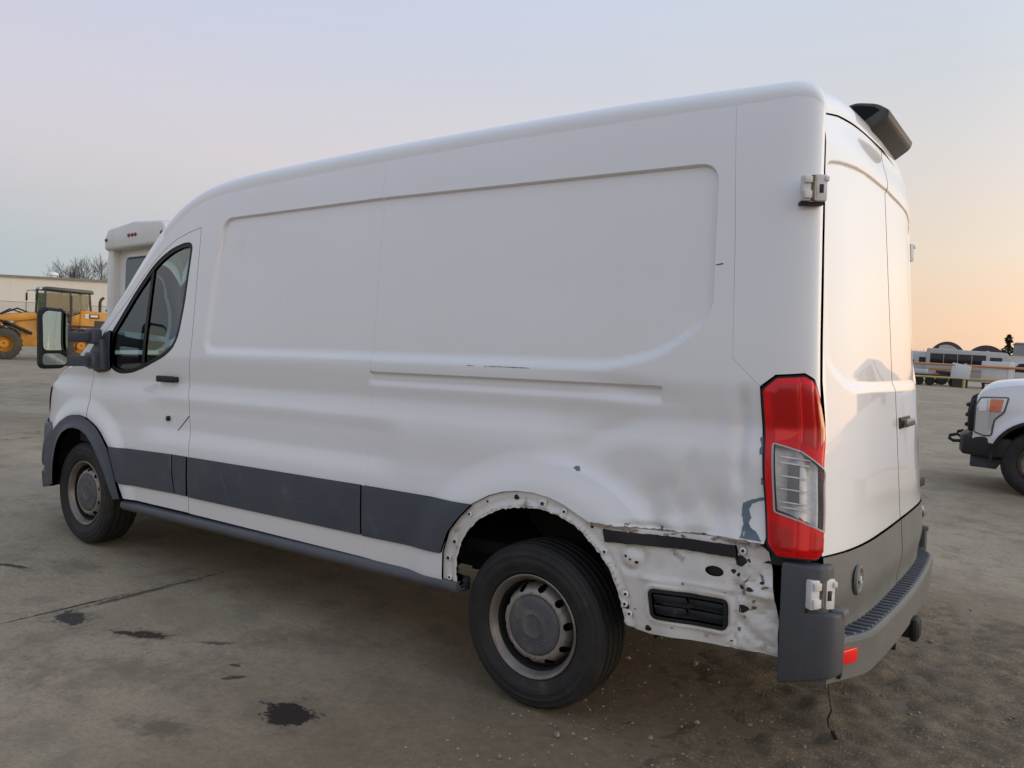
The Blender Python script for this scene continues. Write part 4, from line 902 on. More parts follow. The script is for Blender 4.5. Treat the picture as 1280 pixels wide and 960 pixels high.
m=MB(); m.cyl((3.748,-.80,.464),(3.748,.80,.464),.05,n=12); m.box((3.75,0,.42),(.5,1.0,.12),bev=.02); m.build('front_axle','well',und)
m=MB(); m.tube([(3.2,-.35,.42),(1.2,-.40,.40),(.5,-.62,.38),(.3,-.95,.34)],.035,10); m.box((1.9,-.40,.42),(.7,.25,.16),bev=.05); m.build('exhaust','steel',und)

# wheels
def make_wheel():
    r=empty('wheel')
    # y outboard is +, wheel centre at origin, outer tyre face near y=+.115
    side=[(.085,.222),(.098,.226),(.104,.232),(.1075,.236),(.1065,.238),(.110,.245),(.1150,.262),(.1170,.266),(.1165,.275),(.1175,.279),(.1160,.282),(.1155,.302),(.1165,.306),(.1135,.309),(.108,.326),(.1085,.331),(.103,.335),(.099,.3405),(.097,.341),(.088,.3495)]
    tr=[]
    g=[-.062,-.022,.022,.062]; 
    xs=[.078]
    for a in g[::-1]: xs+=[a+.0075,a+.0055,a-.0055,a-.0075]
    xs+=[-.078]
    for i,a in enumerate(xs):
        rr=.3555-.004*(abs(a)/.08)**2
        if i>0 and i<len(xs)-1 and (i-1)%4 in (1,2): rr-=.009
        tr.append((a,rr))
    prof=side+tr+[(-a,b) for a,b in side[::-1]]
    m=MB(); m.lathe(prof,(0,0,0),96); ty=m.build('tyre','rubber',r,smooth=30)
    m=MB(); m.lathe([(.060,.197),(.074,.199),(.088,.211),(.094,.2215),(.101,.2235),(.104,.219),(.101,.212),(.088,.204),(.070,.194)],(0,0,0),72); m.build('rim_flange','rim_flange',r,smooth=40)
    m=MB(); m.lathe([(.072,.1935),(.050,.190),(.0,.187),(-.085,.192),(-.09,.222),(-.08,.224),(.06,.197)],(0,0,0),48); m.build('rim_barrel','well',r,smooth=40)  # steel barrel coloured near black for the shadowed ring round the disc
    def dish(a,b):
        rad=np.hypot(a,b); h=np.interp(rad,[0,.118,.128,.140,.156,.168,.178,.186],[.052,.055,.078,.081,.072,.050,.010,-.02])
        return a,h,b
    circ=lambda R_,n,cx=0,cz=0,rx=1,rz=1,ro=0:[(cx+R_*(rx*math.cos(t)*math.cos(ro)-rz*math.sin(t)*math.sin(ro)),cz+R_*(rx*math.cos(t)*math.sin(ro)+rz*math.sin(t)*math.cos(ro))) for t in np.linspace(0,2*math.pi,n,endpoint=False)]
    holes=[circ(.0145,16,.161*math.cos(a),.161*math.sin(a),1.0,1.15,a) for a in np.arange(10)*2*math.pi/10+.2]
    sheet('rim_disc',[circ(.185,72)]+holes,dish,'rim',r,step=.009,skirt=.008)
    m=MB(); m.lathe([(.040,.128),(.080,.127),(.086,.121),(.088,.105),(.087,.060),(.090,.050),(.086,.045),(.084,.02),(.084,0)],(0,0,0),56); cp=m.build('hub_cap','hub_plastic',r,smooth=40)
    m=MB(); m.lathe([(.084,.0),(.090,.009),(.0875,.013),(.082,.014)],(0,0,0),14); cb=m.build('cap_boss','hub_plastic',cp)
    for k in range(5):
        a=2*math.pi*k/5+.5; o=cb if k==0 else cb.copy()
        if k: C.objects.link(o)
        o.location=(.085*math.cos(a),0,.085*math.sin(a))
    m=MB(); m.lathe([(-.05,.0),(-.05,.185),(.018,.185),(.018,0)],(0,0,0),40); m.build('brake_drum','well',r)
    return r
wh=make_wheel(); first=True
for (x,z,s) in ((0,.355,1),(0,.355,-1),(3.748,.464,1),(3.748,.464,-1)):
    o=wh if first else copy_tree(wh)
    first=False; o.parent=van; o.location=(x,s*.872,z)
    if s<0: o.rotation_euler=(0,0,math.pi)
    else: o.rotation_euler=(0,.35 if x<1 else 1.1,0)
# paint damage: chips down to the primer
def chip(pts,off=.0012,mat='primer',jit=.004):
    q=resample(pts,.012); q=q+np.random.uniform(-jit,jit,q.shape)*.6
    sheet('paint_chip',[q],shell(off=off),mat,van,step=.01,skirt=0)
chip([(-.185,1.058),(-.20,1.066),(-.215,1.060),(-.222,1.044),(-.205,1.047)],mat='primer')
chip([(-.893,1.005),(-.915,1.015),(-.955,1.035),(-.958,1.026),(-.925,1.005),(-.915,.985),(-.925,.955),(-.918,.935),(-.935,.915),(-.945,.905),(-.958,.880),(-.905,.876),(-.890,.880),(-.898,.93),(-.890,.97)],mat='primer')
chip([(-.44,.868),(-.465,.872),(-.468,.857),(-.442,.855)],mat='primer'); chip([(-.575,.872),(-.588,.875),(-.59,.862),(-.58,.864)],mat='primer')
chip([(-.937,1.245),(-.944,1.25),(-.948,1.19),(-.941,1.18)]); chip([(-.945,1.10),(-.950,1.105),(-.952,1.08),(-.948,1.078)])
for a,b in ((.28,.06),(.40,.36),(.30,.29)): chip([(a,1.4575),(b,1.4565),(b,1.4545),(a,1.4555)],mat='black',jit=.0012)
chip([(-.737,1.868),(-.765,1.872),(-.766,1.868),(-.738,1.864)],mat='black',jit=.001)
# ------------------------------------------------------------------ things behind the van
pm('bus_white', (.72,.71,.68), .35, coat=.3, var=(.66,.64,.60), vscale=1.5)
pm('loader_yellow', (.56,.25,.014), .5, coat=.15, var=(.40,.17,.014), vscale=2.5, spots=((.20,.12,.05), 6, .62, .15))
pm('cream_wall', (.86,.80,.66), .6, var=(.82,.76,.62), vscale=.25)
pm('roof_metal', (.30,.28,.25), .5, metal=.2)
pm('galv', (.30,.31,.31), .45, metal=.6)
pm('bark', (.10,.082,.068), .9, var=(.06,.05,.042), vscale=8)
pm('needle', (.035,.042,.028), .9, var=(.04,.045,.025), vscale=.8)
pm('dome_fabric', (.060,.046,.052), .7, var=(.085,.062,.062), vscale=.25)
pm('dome_white', (.45,.43,.40), .7)
pm('grey_wall', (.27,.285,.30), .7, var=(.23,.245,.26), vscale=.2)
pm('rail_yellow', (.52,.38,.12), .5)
pm('rail_orange', (.50,.22,.08), .5)
pm('tank_white', (.62,.64,.66), .45, var=(.54,.55,.56), vscale=.8)
pm('dark_metal', (.03,.03,.032), .6, var=(.055,.045,.04), vscale=3)
pm('sign_white', (.7,.7,.68), .5)
pm('sign_dark', (.10,.03,.02), .5)
pm('truck_white', (.72,.73,.75), .28, coat=.7, coat_rough=.06)
pm('fibre', (.70,.69,.655), .4, coat=.2, var=(.64,.625,.59), vscale=2.)

# shuttle bus in front of the van
def shuttle():
    A = Vector((8.79,-2.62,0)); d = Vector((.985,-.169,0)).normalized(); r = empty('shuttle_bus', A, (0,0,math.atan2(d.y, d.x)))
    tag(r, 'white shuttle bus with red marker lamps showing its back behind the cab of the van', 'bus')
    # local x runs across its back towards the camera's right, y = out of the back, body goes to -y
    Wd = 2.45; L = 7.2
    m = MB(); m.prism(rounded([(0,.55),(Wd,.55),(Wd,2.86),(Wd-.10,3.02),(Wd/2,3.08),(.10,3.02),(0,2.86)],.12,5), 'Y', -L, -.16, bev=.02); m.build('body', 'bus_white', r)
    m = MB(); m.prism(rounded([(-.01,2.70),(Wd+.01,2.70),(Wd+.01,2.88),(Wd-.12,3.035),(Wd/2,3.095),(.12,3.035),(-.01,2.88)],.09,5), 'Y', -.35, .02, bev=.045, seg=3); m.build('rear_cap', 'fibre', r)
    for x in (0.0, Wd-.22): 
        m = MB(); m.prism([(x,.6),(x+.22,.6),(x+.22,2.74),(x,2.74)], 'Y', -.25, -.035, bev=.04, seg=3); m.build('corner_post', 'fibre', r)
    m = MB(); m.box((Wd/2,-.14,.95),(Wd-.3,.12,.9),bev=.03); m.build('lower_panel', 'fibre', r)
    win = rounded([(.55,1.55),(1.90,1.55),(1.90,2.55),(.55,2.55)],.10,5)
    m = MB(); m.prism(inset(np.array(win),-.035).tolist(), 'Y', -.17, -.145); m.build('window_frame', 'black', r)
    m = MB(); m.prism(win, 'Y', -.16, -.138); m.build('window', 'dark_glass', r)
    m = MB(); m.box((Wd/2,.02,.52),(Wd-.1,.2,.2),bev=.04); m.build('bumper', 'black', r)
    lm = None
    for x in (.10, Wd/2-.13, Wd/2, Wd/2+.14, Wd-.10):
        if lm is None:
            m = MB(); m.sphere((0,0,0),(.040,.028,.030)); lm = m.build('marker_lamp', 'lens_red_dark', r)
            o = lm
        else: o = lm.copy(); C.objects.link(o)
        o.location = (x, .022, 2.885-.03*(abs(x-Wd/2)/1.2)**2)
    for x in (.12, Wd-.12):
        m = MB(); m.box((x,-.03,1.15),(.13,.03,.45),bev=.012); m.build('tail_lamp', 'lens_red', r)
    for i in range(5):
        for xx in (-.004, Wd+.004):
            y = -1.0-i*1.25; m = MB(); m.box((xx,y-.5,2.05),(.012,1.02,.85),bev=.004); m.build('side_window', 'dark_glass', r)
    for x in (.2, Wd-.2):
        for y in (-1.9,-6.0):
            w = empty('wheel'); w.parent = r
            m = MB(); m.lathe([(-.12,.22),(-.12,.38),(-.09,.40),(.09,.40),(.12,.38),(.12,.22)],(x,y,.40),36,axis='X'); m.build('tyre','rubber',w)
            m = MB(); m.lathe([(-.10,0),(-.10,.22),(.10,.22),(.06,.12),(.10,0)],(x,y,.40),24,axis='X'); m.build('rim','steel',w)
shuttle()

# wheel loader
def loader():
    h = math.atan2(.977,.215); r = empty('wheel_loader', (30.04,-10.45,0), (0,0,h)); tag(r, 'yellow wheel loader parked in front of the long cream warehouse', 'loader')
    Y = 'loader_yellow'
    w0 = None
    for x in (1.25,-1.25):
        for s in (1,-1):
            if w0 is None:
                w0 = empty('wheel'); o = w0; w0.parent = r
                m = MB(); m.lathe([(-.20,.28),(-.21,.40),(-.19,.52),(-.15,.565),(.15,.565),(.19,.52),(.21,.40),(.20,.28)],(0,0,0),40); ty = m.build('tyre','rubber_dusty',w0)
                m = MB()
                for k in range(22):
                    a = 2*math.pi*k/22
                    for sg in (1,-1): m.box((.56*math.cos(a+sg*.07),sg*.09,.56*math.sin(a+sg*.07)),(.06,.20,.05),ry=-a)
                m.build('tread','rubber_dusty',ty,kind='stuff')
                m = MB(); m.lathe([(.0,.0),(.10,.06),(.10,.14),(.02,.16),(.0,.24),(.16,.27),(.19,.285),(.185,.30)],(0,0,0),32); m.build('rim',Y,w0)
            else: o = copy_tree(w0); o.parent = r
            o.location = (x, s*.83, .565)
            if s < 0: o.rotation_euler = (0,0,math.pi)
    m = MB(); m.prism([(-2.75,.75),(-2.75,1.62),(-2.60,1.84),(-1.45,1.92),(-1.25,1.92),(-1.25,1.10),(-.55,1.10),(-.55,.70),(-2.4,.60)],'Y',-.72,.72,bev=.05); m.build('engine_hood',Y,r)
    m = MB(); m.box((-2.05,.726,1.32),(.62,.012,.46),bev=.004)
    for i in range(6): m.box((-2.05,.736,1.16+i*.065),(.58,.012,.025))
    m.build('side_grille','dark_metal',r)
    m = MB(); m.box((-1.30,.0,1.30),(.95,1.5,.07),bev=.02); m.box((-.85,.86,.78),(.55,.16,.05),bev=.01); m.box((-.85,.86,.50),(.5,.14,.04),bev=.01); m.box((-1.10,.84,.64),(.04,.04,.5)); m.box((-.60,.84,.64),(.04,.04,.5)); m.build('step','dark_metal',r)
    for x in (1.25,-1.25):
        for s in (1,-1):
            m = MB(); m.prism([(x+.62*math.cos(a),.565+.66*math.sin(a)) for a in np.linspace(.35,2.6,12)]+[(x+.56*math.cos(a),.565+.61*math.sin(a)) for a in np.linspace(2.6,.35,12)],'Y',s*.62,s*1.04); m.build('fender','dark_metal',r)
    # cab
    cabr = empty('cab'); cabr.parent = r
    m = MB(); m.prism([(-1.72,2.60),(-1.66,2.69),(-.10,2.72),(.02,2.64),(-.02,2.58),(-1.70,2.54)],'Y',-.68,.68,bev=.025); m.build('cab_roof','cab_black',cabr)
    for (x0,x1) in ((-1.62,-1.56),(-.95,-.90),(-.06,-.08)):
        for s in (1,-1):
            m = MB(); m.tube([(x1,s*.64,2.60),(x0,s*.66,1.90),(x0+.03,s*.66,1.15)],.040,6); m.build('cab_post','cab_black',cabr)
    m = MB(); m.prism([(-1.60,1.2),(-.95,1.2),(-.95,1.66),(-1.58,1.92)],'Y',-.64,.66,bev=.01); m.build('rear_cab_panel',Y,cabr)
    m = MB(); m.prism([(-.93,.95),(-.08,.95),(-.08,1.30),(-.50,1.42),(-.93,1.42)],'Y',.62,.67,bev=.01); m.build('door_panel','cab_black',cabr)
    for pts in ([(-.90,1.45),(-.50,1.45),(-.10,1.32),(-.12,2.52),(-.88,2.52)],[(-1.54,1.95),(-.98,1.72),(-.98,2.50),(-1.56,2.50)]):
        for y in (.655,-.665): m = MB(); m.prism(pts,'Y',y,y+.008); m.build('cab_window','cab_glass',cabr)
    m = MB(); m.box((-.70,0,1.50),(.45,.5,.14),bev=.05); m.box((-.92,0,1.82),(.14,.48,.55),bev=.05); m.build('seat','interior',cabr)
    m = MB(); m.tube([(-.22,.0,1.35),(-.30,.0,1.74)],.035,8); m.tube([(-.30+.03*math.sin(a),.19*math.cos(a),1.76+.10*math.sin(a)) for a in np.linspace(0,6.283,20)],.018,6); m.build('steering_column','black',cabr)
    for s in (1,-1):
        m = MB(); m.tube([(-.02,s*.66,2.60),(.22,s*.80,2.56),(.24,s*.80,2.40)],.014,6); m.box((.24,s*.80,2.32),(.05,.17,.30),bev=.03); m.build('mirror','black',cabr)
    m = MB(); m.sphere((.03,.5,2.60),.07); m.sphere((.03,-.5,2.60),.07); m.build('work_lamp','sign_white',cabr)
    m = MB(); m.tube([(-2.05,.25,1.85),(-2.05,.25,2.28),(-2.09,.25,2.38),(-2.18,.25,2.46)],.055,10); m.build('exhaust_stack','dark_metal',r)
    m = MB(); m.lathe([(0,.04),(.10,.04),(.10,.09),(.17,.09),(.17,0)],(-2.45,-.15,1.84),16,axis='Z'); m.build('air_cleaner','dark_metal',r)
    # front frame, boom, cylinders, bucket
    m = MB(); m.prism([(-.35,.50),(-.40,.95),(.05,1.10),(.10,1.62),(.30,1.72),(.62,1.55),(.95,1.05),(1.70,.85),(1.70,.45)],'Y',-.34,.34,bev=.03); m.build('front_frame',Y,r)
    for s in (1,-1):
        m = MB(); m.prism([(.08,1.66),(.22,1.76),(1.35,1.58),(2.25,.62),(2.45,.35),(2.25,.28),(1.95,.55),(1.15,1.34),(.15,1.50)],'Y',s*.36,s*.46,bev=.015); m.build('boom_arm',Y,r)
        m = MB(); m.cyl((.30,s*.52,.95),(1.15,s*.52,1.35),.06,n=12); m.cyl((1.15,s*.52,1.35),(1.45,s*.50,1.42),.035,n=10); m.build('lift_cylinder','black',r)
    m = MB(); m.tube([(.30,.1,1.70),(.70,.1,1.86),(1.35,.1,1.55)],.03,8); m.tube([(.45,-.1,1.68),(.9,-.1,1.82),(1.5,-.1,1.45)],.025,8); m.build('hydraulic_hose','black',r)
    m = MB(); m.prism([(2.35,.05),(3.25,.05),(3.28,.10),(2.62,.20),(2.52,.55),(2.62,.95),(2.52,1.0),(2.36,.70)],'Y',-1.05,1.05,bev=.01); m.build('bucket',Y,r)
    # decal on the hood
    m = MB(); m.box((-1.66,.728,1.70),(.50,.006,.155)); dk = m.build('decal','sign_dark',r)
    m = MB(); m.box((-1.475,.7325,1.70),(.13,.004,.15)); m.build('decal_plate','sign_white',dk)
    def text(body, x, size, mat, y=.7365, z=1.67):
        cu = bpy.data.curves.new('t','FONT'); cu.body = body; cu.size = size; cu.extrude = .002; cu.align_x = 'CENTER'
        ob = bpy.data.objects.new('t',cu); C.objects.link(ob); bpy.context.view_layer.update()
        me = bpy.data.meshes.new_from_object(ob.evaluated_get(bpy.context.evaluated_depsgraph_get())); bpy.data.objects.remove(ob); bpy.data.curves.remove(cu)
        o = finish('decal_lettering',me,mat,dk); o.rotation_euler = (math.pi/2,0,math.pi); o.location = (x,y,z)
    text('CAT',-1.475,.072,'black')
    m = MB(); m.box((-1.73,.7325,1.715),(.25,.004,.07)); m.build('decal_stripe','sign_white',dk)
pm('rubber_dusty',(.045,.042,.034),.85,var=(.07,.062,.048),vscale=7)
pm('cab_black',(.022,.024,.028),.4,coat=.3)
glass_mat('cab_glass',(.30,.38,.33),mixv=.0)
loader()

# warehouse
def warehouse():
    c = Vector((87.1,-37.4,0)); d = Vector((-.8165,-.5774,0)); r = empty('warehouse', c, (0,0,math.atan2(d.y,d.x))); tag(r,'long low cream metal warehouse behind the loader','warehouse')
    # local +x to camera right, wall faces -y side towards camera? choose +y away
    Lh = 36; H = 5.75
    m = MB(); m.box((0,12,H/2),(2*Lh,24,H)); m.build('wall','cream_wall',r,smooth=0)
    panel = None
    for i in range(44):
        x = -Lh+.82+i*1.655
        if panel is None:
            m = MB(); m.box((0,-.03,0),(1.645,.05,H-.5))
            panel = m.build('wall_panel','cream_wall',r,smooth=0); o = panel
        else: o = panel.copy(); C.objects.link(o)
        o.location = (x,0,H/2-.05)
    m = MB(); m.prism([(-.25,H-.06),(-.25,H+.14),(12,H+.55),(24.3,H+.14),(24.3,H-.06)],'X',-Lh-.3,Lh+.3); m.build('roof','roof_metal',r,smooth=0)
    for x in (-1.8,5.1,-14):
        m = MB(); m.lathe([(0,.35),(.30,.35),(.30,.55),(.55,.50),(.68,.2),(.68,0)],(x,3,H+.20),16,axis='Z'); m.build('roof_vent','sign_white',r)
warehouse()
# chain-link fence by the warehouse
def chain_fence():
    a = Vector((58.7,-17.1,0)); b = Vector((47.0,-25.4,0)); d = (b-a); L = d.length; r = empty('chain_link_fence', a, (0,0,math.atan2(d.y,d.x))); tag(r,'grey chain-link fence standing before the cream warehouse','fence')
    n = 6; post = None
    for i in range(n):
        if post is None:
            m = MB(); m.cyl((0,0,0),(0,0,2.55),.035,n=8); post = m.build('post','galv',r); o = post
        else: o = post.copy(); C.objects.link(o)
        o.location = (L*i/(n-1),0,0)
    m = MB(); m.cyl((0,0,2.5),(L,0,2.5),.02,n=6); m.build('top_rail','galv',r)
    V = []; F = []
    def wire(x0,z0,x1,z1,t=.007):
        dx,dz = x1-x0,z1-z0; l = math.hypot(dx,dz); nx,nz = -dz/l*t,dx/l*t; k = len(V)
        V.extend([(x0+nx,t,z0+nz),(x0-nx,t,z0-nz),(x1-nx,t,z1-nz),(x1+nx,t,z1+nz),(x0,-t,z0),(x1,-t,z1)]); F.extend([(k,k+1,k+2,k+3),(k,k+3,k+5,k+4),(k+1,k+4,k+5,k+2)])
    st = .16; x = -2.4
    while x < L:
        for s in (1,-1):
            x0,x1 = (x,x+2.4) if s>0 else (x+2.4,x); z0,z1 = .05,2.45
            t0 = max(0,min(1,((0 if s>0 else L)-x0)/(x1-x0))); t1 = max(0,min(1,((L if s>0 else 0)-x0)/(x1-x0)))
            if t1-t0 > .05: wire(x0+(x1-x0)*t0,z0+(z1-z0)*t0,x0+(x1-x0)*t1,z0+(z1-z0)*t1)
        x += st
    mesh_obj('wire_mesh',V,F,'galv',r,kind='stuff')
chain_fence()
# bare trees
def bare_tree(name, loc, H, seed, label, group=None):
    rng = random.Random(seed); r = empty(name, loc); tag(r,label,'tree',group)
    V = []; F = []
    def seg(p,q,r0,r1,n):
        d = (q-p).normalized(); a = d.orthogonal().normalized(); b = d.cross(a); k = len(V)
        for (c,rr) in ((p,r0),(q,r1)):
            for i in range(n): t = 2*math.pi*i/n; V.append(tuple(c+rr*(math.cos(t)*a+math.sin(t)*b)))
        for i in range(n): F.append((k+i,k+(i+1)%n,k+n+(i+1)%n,k+n+i))
    def grow(p,d,l,rad,lev):
        if lev == 0 or rad < .006: return
        n = 3 if lev < 4 else 5; cur = p; dd = d.copy(); st = 3
        for i in range(st):
            dd = (dd+Vector((rng.uniform(-.22,.22),rng.uniform(-.22,.22),rng.uniform(-.03,.14)))).normalized()
            nx = cur+dd*l/st; seg(cur,nx,rad*(1-.16*i),rad*(1-.16*(i+1)),n); cur = nx
            if lev > 1 and i > 0:
                for _ in range(rng.choice((1,1,2))):
                    sd = (dd+Vector((rng.uniform(-1,1),rng.uniform(-1,1),rng.uniform(-.1,.6)))*.85).normalized(); grow(cur,sd,l*rng.uniform(.5,.75),rad*.48,lev-1)
        for _ in range(2):
            sd = (dd+Vector((rng.uniform(-1,1),rng.uniform(-1,1),rng.uniform(-.1,.4)))*.55).normalized(); grow(cur,sd,l*rng.uniform(.62,.85),rad*.55,lev-1)
    tr = len(V); grow(Vector((0,0,H*.20)),Vector((rng.uniform(-.1,.1),rng.uniform(-.1,.1),1)).normalized(),H*.34,H*.015,5)
    mesh_obj('branches',V,F,'bark',r)
    m = MB(); m.tube([(0,0,-.1),(0,0,H*.08),(.02,0,H*.21)],[H*.026,H*.021,H*.017],8); m.build('trunk','bark',r)
for i,(x,y,H,lb) in enumerate(((123.5,-54.5,8.6,'bare spreading tree, leftmost behind the warehouse roof'),(120.1,-55.4,8.8,'bare tree second from the left behind the warehouse roof'),(122.5,-57.9,10.2,'tall bare tree in the middle of the row behind the warehouse'),(117.0,-57.0,9.6,'bare tree second from the right behind the warehouse'),(117.7,-59.2,10.0,'bare tree next to the shuttle bus roof behind the warehouse'))):
    bare_tree('bare_tree',(x,y,0),H,11+i,lb,'bare trees behind the warehouse')

# white pickup on the right
def pickup():
    r = empty('pickup_truck',(-1.52,-8.97,0)); tag(r,'white pickup truck with black bumper, nose showing at the right edge','pickup')
    HW = 1.0
    def fn(x,z):
        x = np.asarray(x,float); z = np.asarray(z,float)
        y = HW-.06*sst(1.05,1.45,z)-.03*sst(.75,.5,z)+0*x
        y = y-.17*np.clip((x-.30)/.55,0,1)**2.2
        y = y+.030*np.exp(-((np.hypot(x,z-.43)-.52)/.07)**2)
        return x+.0*z, y, z+0*x
    arc = [(.50*math.cos(a),.42+.50*math.sin(a)) for a in np.linspace(-.10,math.pi+.1,30)]
    top = [(-1.05,1.42),(-.5,1.415),(0,1.40),(.30,1.375),(.52,1.335),(.66,1.275),(.72,1.20)]
    side = [(-1.05,.45)]+[(-.50,.45)]+arc[::-1][1:-1]+[(.50,.62),(.74,.66),(.72,1.20)]+top[::-1][1:]
    HL = rounded([(.36,1.225),(.68,1.205),(.735,1.10),(.735,.74),(.60,.70),(.52,.72),(.50,.92),(.40,1.02)],.03,4)
    for s in (1,-1):
        sheet('front_wing',[side],fn,'truck_white',r,step=.04,skirt=.03,side=s)
        fo = lambda off:(lambda x,z:(fn(x,z)[0],fn(x,z)[1]+off,fn(x,z)[2]))
        h = sheet('headlamp',[HL],fo(.008),'lamp_dark',r,step=.03,skirt=.03,side=s)
        sheet('headlamp_lens',[inset(np.array(HL),.018)],fo(.016),'head_clear',h,step=.03,skirt=.008,side=s)
        sheet('turn_lens',[rounded([(.42,1.19),(.57,1.185),(.57,1.02),(.45,1.03)],.015)],fo(.022),'lens_amber',h,step=.03,skirt=.008,side=s)
        sheet('lamp_cell',[rounded([(.60,1.18),(.68,1.17),(.69,1.02),(.60,1.03)],.015)],fo(.022),'lamp_silver',h,step=.03,skirt=.008,side=s)
        sheet('arch_lip',[[(.54*math.cos(a),.42+.54*math.sin(a)) for a in np.linspace(-.05,math.pi+.05,30)]+[(.495*math.cos(a),.42+.495*math.sin(a)) for a in np.linspace(math.pi+.05,-.05,30)]],fo(.016),'black',r,step=.04,skirt=.06,side=s)
        V=[];F=[]
        for a in np.linspace(-.1,math.pi+.1,20): V += [(.51*math.cos(a),s*.97,.42+.51*math.sin(a)),(.51*math.cos(a),s*.45,.42+.51*math.sin(a))]
        F=[(2*i,2*i+1,2*i+3,2*i+2) for i in range(19)]; c=len(V); V.append((0,s*.45,.42)); F+=[(2*i+1,c,2*i+3) for i in range(19)]
        mesh_obj('wheel_well',V,F,'well',r)
    # bonnet
    xs = np.array([t[0] for t in top][::-1]); zs = np.array([t[1] for t in top][::-1]); V=[];F=[]; ks=np.linspace(-1,1,31)
    X = np.concatenate([np.linspace(-1.05,.5,12),np.linspace(.54,.72,6)])
    for x in X:
        z0=float(np.interp(x,xs[::-1],zs[::-1])); y0=float(fn(np.array([x]),np.array([z0]))[1][0])
        for k in ks: V.append((x+.03*(1-abs(k)**2),y0*k,z0+.085*(1-abs(k)**5)**.5*sst(.78,.55,x)+.0))
    K=len(ks); F=[(i*K+j,(i+1)*K+j,(i+1)*K+j+1,i*K+j+1) for i in range(len(X)-1) for j in range(K-1)]
    mesh_obj('bonnet',V,F,'truck_white',r,smooth=True)
    m = MB(); m.prism([(.60,.72),(.82,.74),(.84,1.00),(.80,1.20),(.70,1.26),(.60,1.24)],'Y',-.70,.70,bev=.03); g = m.build('grille','black',r)
    for z in (.82,.95,1.08): m = MB(); m.box((.84,0,z),(.04,1.36,.05),bev=.012); m.build('grille_bar','dark_metal',g)
    for y in (.73,-.73): m = MB(); m.prism([(.66,.74),(.80,.76),(.82,.98),(.78,1.16),(.68,1.20)],'Y',y-.05,y+.05,bev=.02); m.build('grille_frame','black',g)
    m = MB(); m.prism([(.30,.95),(.62,.97),(.86,.80),(.93,.4),(.94,0),(.93,-.4),(.86,-.80),(.62,-.97),(.30,-.95),(.40,0)],'Z',.44,.70,bev=.03,seg=3); m.build('front_bumper','black',r)
    m = MB(); m.prism([(.45,.80),(.76,.74),(.82,0),(.76,-.74),(.45,-.80)],'Z',.28,.43,bev=.02); m.build('air_dam','trim',r)
    for y in (.45,-.45): m = MB(); m.tube([(.88,y,.58),(1.00,y,.57),(1.05,y,.60),(1.04,y,.64),(.97,y,.66)],.022,8); m.build('tow_hook','black',r)
    # cab and bed
    m = MB(); m.prism([(-1.05,.45),(-1.05,1.42),(-1.15,1.48),(-1.75,2.02),(-2.1,2.07),(-3.75,2.05),(-3.98,1.45),(-3.98,.45)],'Y',-.99,.99,bev=.06,seg=3); m.build('cab','truck_white',r)
    for s in (1,-1):
        for pts in ([(-1.32,1.48),(-1.82,1.95),(-2.38,1.97),(-2.38,1.47)],[(-2.48,1.47),(-2.48,1.97),(-3.60,1.95),(-3.80,1.47)]):
            m = MB(); m.prism(rounded(pts,.03,3),'Y',s*.985,s*.998); m.build('side_window','dark_glass',r)
        m = MB(); m.box((-1.42,s*1.14,1.50),(.12,.22,.28),bev=.04); m.build('mirror','black',r)
    m = MB(); m.prism([(-1.16,1.50),(-1.73,2.015),(-1.69,2.015),(-1.12,1.50)],'Y',-.85,.85); m.build('windscreen','dark_glass',r)
    m = MB(); m.box((-5.10,0,.98),(2.15,1.98,.95),bev=.05); m.build('bed','truck_white',r)
    w0=None
    for x in (0,-4.45):
        for s in (1,-1):
            if w0 is None:
                w0=empty('wheel'); w0.parent=r; o=w0
                m=MB(); m.lathe([(.10,.22),(.13,.26),(.135,.33),(.12,.385),(.09,.41),(-.09,.41),(-.12,.385),(-.135,.33),(-.13,.26),(-.1,.22)],(0,0,0),56); m.build('tyre','rubber',w0)
                m=MB(); m.lathe([(-.08,.0),(-.08,.22),(.11,.225),(.12,.215),(.05,.19),(.03,.12),(.09,.09),(.11,.06),(.11,0)],(0,0,0),40); m.build('rim','steel',w0)
            else: o=copy_tree(w0); o.parent=r
            o.location=(x,s*.84,.41)
            if s<0: o.rotation_euler=(0,0,math.pi)
pm('head_clear',(.62,.62,.60),.08,metal=.3,coat=1.,coat_rough=.02)
pm('lamp_dark',(.10,.10,.10),.3)
pickup()

# far right: pipe rail fence and what stands behind it
def rail_fence():
    a=Vector((13.0,-67.6,0)); b=Vector((-6.0,-71.6,0)); d=b-a; L=d.length; r=empty('pipe_fence',a,(0,0,math.atan2(d.y,d.x))); tag(r,'yellow pipe rail fence across the far side of the yard','fence')
    m=MB(); m.cyl((0,0,1.78),(L,0,1.78),.09,n=10); m.build('top_rail','rail_orange',r)
    m=MB(); m.cyl((0,0,.74),(L,0,.74),.075,n=10); m.build('lower_rail','rail_yellow',r)
    post=None
    for i in range(4):
        if post is None:
            m=MB(); m.cyl((0,0,0),(0,0,1.95),.11,n=10); post=m.build('post','rail_yellow',r); o=post
        else: o=post.copy(); C.objects.link(o)
        o.location=(L*(.098+.3*i),0,0)
rail_fence()
def box_on(name,loc,size,rz,mat,label,cat,parts=()):
    r=empty(name,loc,(0,0,rz)); tag(r,label,cat)
    m=MB(); m.box((0,0,size[2]/2+.35),size,bev=.05); m.build('body',mat,r)
    return r
pm('coach_white',(.50,.50,.49),.4,var=(.44,.43,.42),vscale=.6)
